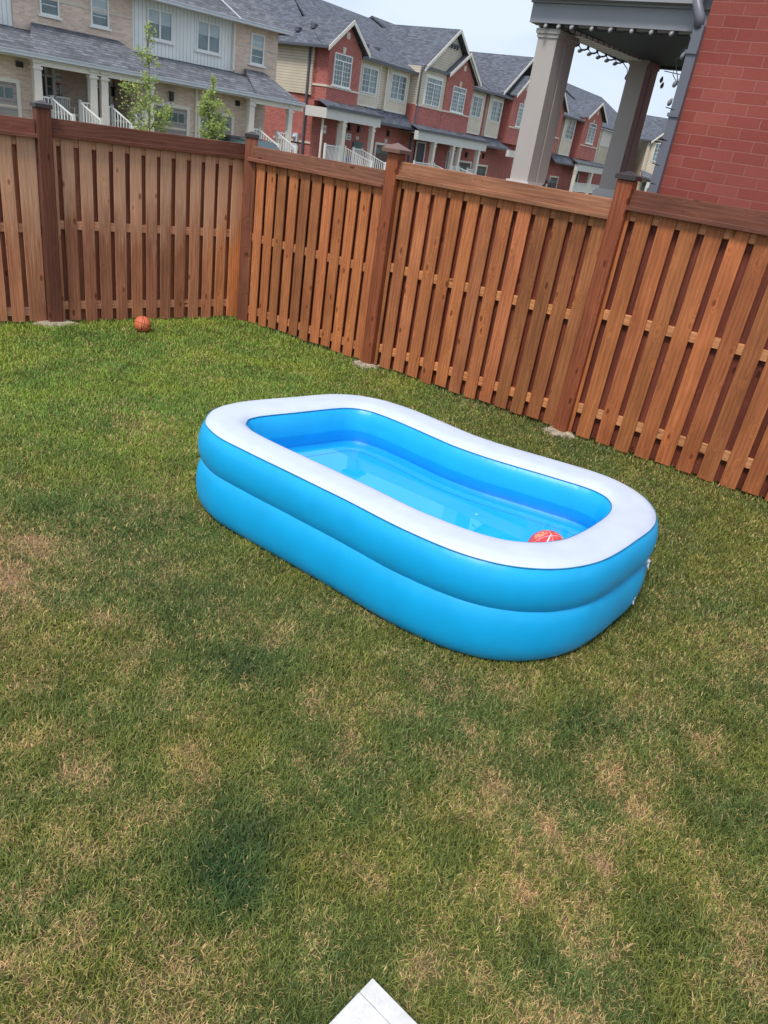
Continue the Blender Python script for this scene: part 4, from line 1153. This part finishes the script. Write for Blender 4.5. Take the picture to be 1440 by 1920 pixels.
nzw = t.nodes.new('ShaderNodeTexNoise'); nzw.inputs['Scale'].default_value = 2.5
tcw = t.nodes.new('ShaderNodeTexCoord'); t.links.new(tcw.outputs['Object'], nzw.inputs['Vector'])
bw = t.nodes.new('ShaderNodeBump'); bw.inputs['Strength'].default_value = .02; bw.inputs['Distance'].default_value = .01
t.links.new(nzw.outputs['Fac'], bw.inputs['Height']); t.links.new(bw.outputs[0], gl.inputs['Normal'])
mxs = t.nodes.new('ShaderNodeMixShader'); ou = t.nodes.new('ShaderNodeOutputMaterial')
t.links.new(fr.outputs[0], mxs.inputs[0]); t.links.new(tr.outputs[0], mxs.inputs[1]); t.links.new(gl.outputs[0], mxs.inputs[2]); t.links.new(mxs.outputs[0], ou.inputs[0])
wt = plate(.05, .44, 'pool_water', mw, None); wt.location = PO
tag(wt, kind='structure')
# valves on the right hand end
for (x, y, z) in ((1.574, 3.839, .37), (1.554, 3.764, .15)):
    i_ = int(np.argmin(np.hypot(Q[:, 0]+NN[:, 0]*.15-x, Q[:, 1]+NN[:, 1]*.15-y)))
    dv = Vector((NN[i_, 0], NN[i_, 1], .0)); hw_ = Q[i_, 2]/2+.046
    ctrv = Vector((Q[i_, 0]-PO.x, Q[i_, 1]-PO.y, z))+dv*(hw_*.93)
    v = MB().tube([ctrv-dv*.05, ctrv, ctrv+dv*.012, ctrv+dv*.02], [.018, .018, .012, .006], 12)
    v.tube([ctrv+dv*.01, ctrv+Vector((.01, -.01, -.028)), ctrv+Vector((.014, -.014, -.04))], [.004, .006, .008], 8)
    v.build('valve', M_RIM, pool)
lf = MB().add([(0,0,0),(.018,.004,.002),(.032,.002,0),(.018,-.008,.001)], [(0,3,2,1)])
lo = lf.build('fallen_leaf', simple('bleached_leaf', (.45, .6, .6, 1), .6), None); lo.location = (.535, 3.93, .443); lo.rotation_euler = (0, 0, .6)
tag(lo, 'tiny pale leaf floating on the pool water', 'leaf')

# balls
def uvsphere(r_, nu=40, nv=24):
    vs = []; fs = []
    for j in range(nv+1):
        ph = pi*j/nv
        for i in range(nu): vs.append((r_*sin(ph)*cos(2*pi*i/nu), r_*sin(ph)*sin(2*pi*i/nu), r_*cos(ph)))
    for j in range(nv):
        for i in range(nu): fs.append((j*nu+i, (j+1)*nu+i, (j+1)*nu+(i+1) % nu, j*nu+(i+1) % nu))
    return vs, fs
def great(b, r_, n_, d_, rad, n=64):
    """circle on the sphere: plane normal n_, offset d_"""
    n_ = Vector(n_).normalized(); a = n_.orthogonal().normalized(); c = n_.cross(a); rr = math.sqrt(r_*r_-d_*d_)
    b.tube([n_*d_+(a*cos(2*pi*k/n)+c*sin(2*pi*k/n))*rr for k in range(n+1)], rad, 6, cap=False)
m = Mat('orange_rubber', 0.6, lin((214, 112, 78)), spec=.3)
dn_ = m.noise(m.obj(), 260, 3); big = m.noise(m.obj(), 9, 4)
m.base(m.ramp(big, (0.3, lin((200, 98, 66))), (0.7, lin((222, 124, 88))))); m.bump(dn_, .4, .003)
bk = empty('basketball', (-3.083+.02, 8.209, .088), 0, 'small faded orange basketball resting on the grass at the foot of the left fence', 'ball')
vs, fs = uvsphere(.092); MB().add(vs, fs, None, True).build('rubber_shell', m.m, bk)
s_ = MB()
great(s_, .092, (0.15, .45, 1), 0, .0022); great(s_, .092, (1, .25, -.1), 0, .0022); great(s_, .092, (.5, .9, -.4), .048, .0022); great(s_, .092, (.5, .9, -.4), -.048, .0022)
s_.build('seams', simple('seam_black', (.035, .02, .015, 1), .6), bk)
bb = empty('beach_ball', (.93, 3.60, .452), 0, 'red, white and blue inflatable ball floating at the right end of the pool', 'ball')
m = Mat('ball_panels', 0.25, spec=.5)
sp = m.n('ShaderNodeSeparateXYZ'); m.l(m.obj(), sp.inputs[0])
nb_ = m.noise(m.obj(), 14, 3, .6, .6)
c = m.ramp(nb_, (0.40, lin((210, 66, 70))), (0.47, lin((226, 92, 84))), (0.55, lin((232, 150, 122))), (0.62, lin((206, 60, 66))), (0.66, lin((228, 206, 120))))
for e in c.node.color_ramp.elements: pass
c.node.color_ramp.interpolation = 'CONSTANT'
lowz = m.math('LESS_THAN', m.math('ADD', sp.outputs[2], m.math('MULTIPLY', nb_, .05)), .045)
c = m.mix(m.math('MULTIPLY', lowz, m.math('LESS_THAN', sp.outputs[0], .01)), c, lin((56, 74, 150)))
ang = m.math('ARCTAN2', sp.outputs[1], sp.outputs[0])
c = m.mix(m.math('GREATER_THAN', m.math('SINE', m.math('MULTIPLY_ADD', ang, 3.0, 1.2)), .985), c, lin((232, 228, 228)))
m.base(c)
vs, fs = uvsphere(.118); MB().add(vs, fs, None, True).build('printed_skin', m.m, bb)
s_ = MB(); great(s_, .118, (1, .2, .1), .0, .0012); great(s_, .118, (-.3, 1, .25), 0, .0012)
s_.build('seams', M_RIM, bb)

# ------------------------------------------------------------------ pale slab corner at the bottom of the frame
slab_o = empty('paving_slab', (.192, 1.366, 0), math.atan2(-.61, .79), 'pale grey slab corner set in the grass at the near edge of the lawn', 'slab')
m = Mat('pale_slab', 0.8, spec=.3)
n1 = m.noise(m.obj(), 9, 6, .65); n2 = m.noise(m.obj(), 90, 4, .7)
c = m.ramp(n1, (0.3, lin((196, 194, 192))), (0.7, lin((226, 225, 224))))
m.base(m.mix(.6, c, m.ramp(n2, (0.3, .85), (0.7, 1.08)), 'MULTIPLY')); m.bump(n2, .4, .004)
MB().bbox(0, 1.0, -.058, 0, -.05, .0695, .002).build('edge_strip', m.m, slab_o)
MB().bbox(0.0, 1.0, -1.0, -.060, -.05, .070, .002).build('top', m.m, slab_o)

# ------------------------------------------------------------------ young street trees
def leaf_mat(name, c1, c2, c3):
    m = Mat(name, 0.55, spec=.3)
    at = m.n('ShaderNodeAttribute', attribute_name='col')
    m.base(m.ramp(at.outputs['Alpha'], (0.0, c1), (0.5, c2), (1.0, c3)))
    m.b.inputs['Subsurface Weight'].default_value = 0.0
    tl = m.n('ShaderNodeBsdfTranslucent'); m.l(m.b.inputs['Base Color'].links[0].from_socket, tl.inputs[0])
    mx_ = m.n('ShaderNodeMixShader'); mx_.inputs[0].default_value = .4
    m.l(m.b.outputs[0], mx_.inputs[1]); m.l(tl.outputs[0], mx_.inputs[2])
    m.l(mx_.outputs[0], m.t.nodes['Material Output'].inputs[0])
    return m.m
M_LEAF = leaf_mat('young_leaves', (0.20, 0.30, 0.08, 1), (0.42, 0.52, 0.16, 1), (0.66, 0.68, 0.26, 1))
M_BARK = simple('pale_bark', (0.24, 0.22, 0.16, 1), .8, .2, 20)
def tree(loc, stems, clumps, n_per, size, label, seed):
    rs = random.Random(seed)
    t_ = empty('young_tree', loc, 0, label, 'tree', 'young street trees')
    tb = MB()
    for pts, r0, r1 in stems:
        tb.tube(pts, [r0+(r1-r0)*i/(len(pts)-1) for i in range(len(pts))], 7)
    for (cx, cy, cz, rx, rz, w_) in clumps:      # twigs to the clumps
        for k in range(5):
            a = rs.uniform(0, 2*pi)
            tb.tube([(cx*.3, cy*.3, cz-rz*1.2), (cx+cos(a)*rx*.3, cy+sin(a)*rx*.3, cz-rz*.2), (cx+cos(a)*rx*.8, cy+sin(a)*rx*.8, cz+rs.uniform(-.3, .9)*rz)], [.012, .008, .003], 5)
    tb.build('trunk', M_BARK, t_)
    lb = MB()
    for (cx, cy, cz, rx, rz, w_) in clumps:
        subs = [(rs.gauss(0, .45), rs.gauss(0, .45), rs.gauss(0, .5)) for _ in range(9)]
        for k in range(int(n_per*w_)):
            sx, sy, sz = rs.choice(subs)
            v = Vector((cx+(sx+rs.gauss(0, .22))*rx, cy+(sy+rs.gauss(0, .22))*rx, cz+(sz+rs.gauss(0, .22))*rz))
            d = Vector((rs.uniform(-1, 1), rs.uniform(-1, 1), rs.uniform(-.8, .5))).normalized()
            s_ = d.cross(Vector((rs.uniform(-1, 1), rs.uniform(-1, 1), rs.uniform(-1, 1)))).normalized()
            L_ = size*rs.uniform(.6, 1.3); w2 = L_*.3
            up = d.cross(s_)*L_*.12
            lb.add([v, v+d*L_*.5+s_*w2+up, v+d*L_, v+d*L_*.5-s_*w2+up], [(0, 1, 2), (0, 2, 3)], (.3, .5, .1, min(1, max(0, rs.gauss(.5, .22)+.18*sz))))
    lb.build('crown', M_LEAF, t_)
    return t_
tree((-10.55, 29, 0), [([(0,0,0),(.02,0,1.2),(.05,.0,2.4),(.03,0,3.4),(-.1,0,4.5)], .05, .012), ([(-.05,0,.3),(-.2,0,1.2),(-.42,0,1.9),(-.8,0,2.75)], .025, .006), ([(.05,0,.3),(.2,0,1.2),(.45,0,1.9),(.7,0,2.3)], .025, .006)],
     [(-.02,0,4.3,.16,.35,.6), (.03,0,3.75,.26,.35,1.0), (.04,0,2.95,.26,.3,1.1), (0,0,2.4,.36,.4,1.7), (-.65,0,2.55,.32,.3,.9), (-.45,0,2.05,.4,.35,1.2), (.3,0,1.9,.42,.35,1.4), (.72,0,2.1,.3,.28,1.0), (-.3,0,1.35,.4,.4,1.3), (.15,0,1.3,.45,.45,1.6), (.55,0,1.55,.28,.35,.7)],
     190, .10, 'tall narrow young tree with sparse yellow green leaves in front of the beige porches', 4)
tree((-8.83, 31, 0), [([(0,0,0),(.02,0,1.3),(0,0,2.4),(-.02,0,3.45)], .045, .008)]+[([(0,0,.9+.1*k),(.14*cos(k*1.9),.14*sin(k*1.9),1.6+.1*k),(.34*cos(k*1.9),.34*sin(k*1.9),2.3+.08*k)], .018, .005) for k in range(6)],
     [(0,0,3.35,.1,.2,.25), (-.02,0,2.95,.24,.3,.9), (0,0,2.6,.36,.3,1.5), (-.2,0,2.25,.4,.35,1.8), (.22,0,2.3,.4,.35,1.6), (0,0,1.9,.5,.4,2.2), (-.15,0,1.5,.42,.35,1.5), (.3,0,1.7,.32,.3,1.0)],
     240, .10, 'shorter round young tree with bushy green leaves in front of the beige garages', 8)

# ------------------------------------------------------------------ parked car behind the fence
CARL = (-2.95, -4.3)
car = empty('parked_car', frame(BP, BA, CARL[0], CARL[1], 0), BA, 'black car parked on the driveway, its roof just showing over the fence corner', 'car')
M_CAR = simple('black_car_paint', (0.02, 0.024, 0.03, 1), .15, .05)
M_CGL = glass('car_glass', (.05, .08, .09, 1))
def loft(sections, b):
    n = len(sections[0]); vs = [p_ for s_ in sections for p_ in s_]
    fs = [(i*n+k, i*n+(k+1) % n, (i+1)*n+(k+1) % n, (i+1)*n+k) for i in range(len(sections)-1) for k in range(n)]
    fs += [tuple(range(n-1, -1, -1)), tuple(range((len(sections)-1)*n, len(sections)*n))]
    return b.add(vs, fs, None, True)
def sec(y, w_, z0, z1): return [(-w_, y, z0), (w_, y, z0), (w_*1.02, y, (z0+z1)/2), (w_*.93, y, z1-.04), (w_*.8, y, z1), (-w_*.8, y, z1), (-w_*.93, y, z1-.04), (-w_*1.02, y, (z0+z1)/2)]
b = loft([sec(-2.3, .74, .35, .7), sec(-2.15, .84, .25, .84), (sec(-1.0, .9, .22, 1.02)), sec(0, .9, .2, 1.05), sec(1.6, .9, .22, 1.05), sec(2.15, .86, .3, 1.0), sec(2.3, .78, .4, .8)], MB())
body = b.build('body', M_CAR, car)
b = loft([sec(-1.15, .78, .95, 1.04), sec(-.45, .7, .98, 1.56), sec(.3, .68, .98, 1.64), sec(1.4, .68, .98, 1.6), sec(2.1, .72, .95, 1.08)], MB())
cab_ = b.build('cabin', M_CAR, car)
MB().add([(-.6,-1.12,1.07),(.6,-1.12,1.07),(.5,-.5,1.55),(-.5,-.5,1.55)], [(0,1,2,3)]).build('windscreen', M_CGL, cab_)
for sx in (-1, 1): MB().add([(sx*.79,-.8,1.1),(sx*.79,1.7,1.1),(sx*.70,1.35,1.5),(sx*.70,-.35,1.5)], [(0,1,2,3) if sx > 0 else (3,2,1,0)]).build('side_window', M_CGL, cab_)
for sx in (-.82, .82):
    for sy in (-1.4, 1.4):
        wv = MB().tube([(sx-.1, sy, .32), (sx+.1, sy, .32)], .32, 20)
        wh = wv.build('wheel', simple('tyre', (.02,.02,.02,1), .8), car)
        MB().tube([(sx-.11, sy, .32), (sx+.11, sy, .32)], .19, 16).build('rim', M_GUT, wh)
    MB().box(sx*.78-.12, sx*.78+.12, -2.32, -2.2, .62, .76).build('headlight', M_GLASS, car)

# ------------------------------------------------------------------ grass
def inside(px, py, poly):
    c = np.zeros(len(px), bool); n = len(poly)
    for i in range(n):
        x1, y1 = poly[i]; x2, y2 = poly[i-1]
        if y1 == y2: continue
        cnd = (y1 > py) != (y2 > py)
        c ^= cnd & (px < (x2-x1)*(py-y1)/(y2-y1)+x1)
    return c
poolpoly = [(Q[i, 0]+NN[i, 0]*.12, Q[i, 1]+NN[i, 1]*.12) for i in range(0, nq, 6)]
sa = math.atan2(-.61, .79); sc_, ss_ = cos(sa), sin(sa)
def slabpt(a, b): return (.195+sc_*a-ss_*b, 1.358+ss_*a+sc_*b)
slabpoly = [slabpt(-.004, .004), slabpt(1.0, .004), slabpt(1.0, -1.0), slabpt(-.004, -1.0)]
LFP = np.array([-2.255, 9.56]); LFN = np.array([-.683, .7304])
def make_blades(NT, seed, density, lo, hi, flat=.0):
    rg = np.random.default_rng(seed)
    x = rg.uniform(-6.2, 6.2, NT); y = rg.uniform(-.4, 9.9, NT)
    dist = np.sqrt(x*x+y*y+2.35**2)
    keep = (np.abs(x) < (.56*dist+.35)) | (rg.random(NT) < .5)
    keep &= rg.random(NT) < density(dist)
    keep &= ((x-RFP[0])*RFN[0]+(y-RFP[1])*RFN[1] < .10) & ((x-LFP[0])*LFN[0]+(y-LFP[1])*LFN[1] < .08)
    x, y, dist = x[keep], y[keep], dist[keep]
    o_ = inside(x, y, poolpoly) | inside(x, y, slabpoly)
    x, y, dist = x[~o_], y[~o_], dist[~o_]
    n = len(x)
    dry, lush = lawn_fields(x, y)
    rd_ = -((x-RFP[0])*RFN[0]+(y-RFP[1])*RFN[1])
    ld_ = -((x-LFP[0])*LFN[0]+(y-LFP[1])*LFN[1])
    # thin out over bare ground and at the foot of the right hand fence
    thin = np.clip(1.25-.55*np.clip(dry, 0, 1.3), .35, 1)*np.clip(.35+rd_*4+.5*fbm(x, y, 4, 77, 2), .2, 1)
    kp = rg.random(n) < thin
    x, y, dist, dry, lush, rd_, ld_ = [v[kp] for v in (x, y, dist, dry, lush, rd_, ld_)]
    n = len(x)
    isdry = rg.random(n) < np.clip(.21+.68*dry, .06, .92)
    L_ = rg.uniform(lo, hi, n)*(1+.5*lush)*(.75+.5*fbm(x, y, 5, 33, 3))*(1+.8*((ld_ < .3) | (rd_ < .16))*rg.random(n))*np.where(isdry, .8, 1)
    w_ = np.maximum(rg.uniform(.0018, .0034, n)*(1+.7*lush+.8*(rg.random(n) < .06)), .55*dist/730)
    az = rg.uniform(0, 2*pi, n)+1.2*(fbm(x, y, 3, 50, 2)-.5)
    tilt = np.where(isdry, rg.uniform(.7, 1.5, n), rg.uniform(.3, 1.4, n))
    tilt = np.clip(tilt+flat, 0, 1.53)
    dx, dy = np.cos(az), np.sin(az)
    fa = az+pi/2+rg.uniform(-.7, .7, n)
    sx, sy = np.cos(fa)*w_/2, np.sin(fa)*w_/2
    z0 = ground_z(x, y)-.003
    t1, t2 = tilt*.65, np.minimum(tilt*1.25, 1.62)
    h1 = L_*.55; h2 = L_*.45
    mx_, my_, mz_ = x+dx*np.sin(t1)*h1, y+dy*np.sin(t1)*h1, z0+np.cos(t1)*h1+.003
    tx, ty, tz = mx_+dx*np.sin(t2)*h2, my_+dy*np.sin(t2)*h2, mz_+np.cos(t2)*h2
    tz = np.maximum(tz, z0+.006)
    V = np.stack([np.stack([x-sx, y-sy, z0], 1), np.stack([x+sx, y+sy, z0], 1), np.stack([mx_+sx*.85, my_+sy*.85, mz_], 1),
                  np.stack([mx_-sx*.85, my_-sy*.85, mz_], 1), np.stack([tx, ty, tz], 1)], 1)
    g1 = np.array([.062, .112, .024]); g2 = np.array([.310, .350, .085]); lu = np.array([.034, .090, .030]); dr = np.array([.74, .54, .24]); dr2 = np.array([.46, .22, .12]); br = np.array([.26, .42, .06])
    k = rg.random(n)[:, None]
    gr = g1*(1-k)+g2*k
    far = np.clip((y-3.6)/2.2, 0, 1)*np.clip((1.2-x)/2.5, 0, 1)
    gr = gr*(1-far[:, None]*.75)+br*(.7+.6*k)*far[:, None]*.75
    lm = np.clip(lush, 0, 1)[:, None]*.8
    gr = gr*(1-lm)+lu*(.7+.7*k)*lm
    yel = (fbm(x, y, 2.2, 64, 3)[:, None]-.42)*2.2
    gr = gr*(1+np.clip(yel, -.25, .6)*np.array([.55, .25, .0]))
    k2 = rg.random(n)[:, None]; red = np.clip(dry, 0, 1.3)[:, None]/1.3
    dc = dr*(1-k2*red)+dr2*k2*red
    dc = dc*(.65+.6*rg.random(n)[:, None])
    col = np.where(isdry[:, None], dc, gr)
    col = col*(.8+.4*fbm(x, y, 7, 93, 3))[:, None]
    return V, col
dn1 = lambda d: np.clip((3.3/d)**1.7, .14, 1)
V1, c1 = make_blades(3200000, 1, lambda d: dn1(d)*.68, .026, .050)
V2, c2 = make_blades(3200000, 2, lambda d: dn1(d)*.34, .03, .055, .55)
V = np.concatenate([V1, V2]); cc = np.concatenate([c1, c2]); nb = len(V)
print('blades', nb)
me = bpy.data.meshes.new('grass')
ba = np.arange(nb)[:, None]*5
loops = np.concatenate([ba+np.array([[0, 1, 2, 3]]), ba+np.array([[3, 2, 4]])], 1).ravel()
starts = (np.arange(nb)[:, None]*7+np.array([[0, 4]])).ravel()
me.vertices.add(nb*5); me.vertices.foreach_set('co', V.astype(np.float32).ravel())
me.loops.add(len(loops)); me.loops.foreach_set('vertex_index', loops.astype(np.int32))
me.polygons.add(len(starts)); me.polygons.foreach_set('loop_start', starts.astype(np.int32))
me.update(calc_edges=True)
ca = me.color_attributes.new('col', 'BYTE_COLOR', 'POINT') if False else me.color_attributes.new('col', 'FLOAT_COLOR', 'POINT')
ca.data.foreach_set('color', np.concatenate([np.repeat(cc, 5, axis=0), np.ones((nb*5, 1))], 1).astype(np.float32).ravel())
m = Mat('grass_blades', 0.5, spec=.35)
at = m.n('ShaderNodeAttribute', attribute_name='col')
m.base(at.outputs['Color'])
tl = m.n('ShaderNodeBsdfTranslucent'); m.l(at.outputs['Color'], tl.inputs[0])
mxg = m.n('ShaderNodeMixShader'); mxg.inputs[0].default_value = .3
m.l(m.b.outputs[0], mxg.inputs[1]); m.l(tl.outputs[0], mxg.inputs[2]); m.l(mxg.outputs[0], m.t.nodes['Material Output'].inputs[0])
me.materials.append(m.m)
go = bpy.data.objects.new('grass', me); COL.objects.link(go)
tag(go, 'patchy mown lawn grass, green with straw coloured dry spots', 'grass', kind='stuff')
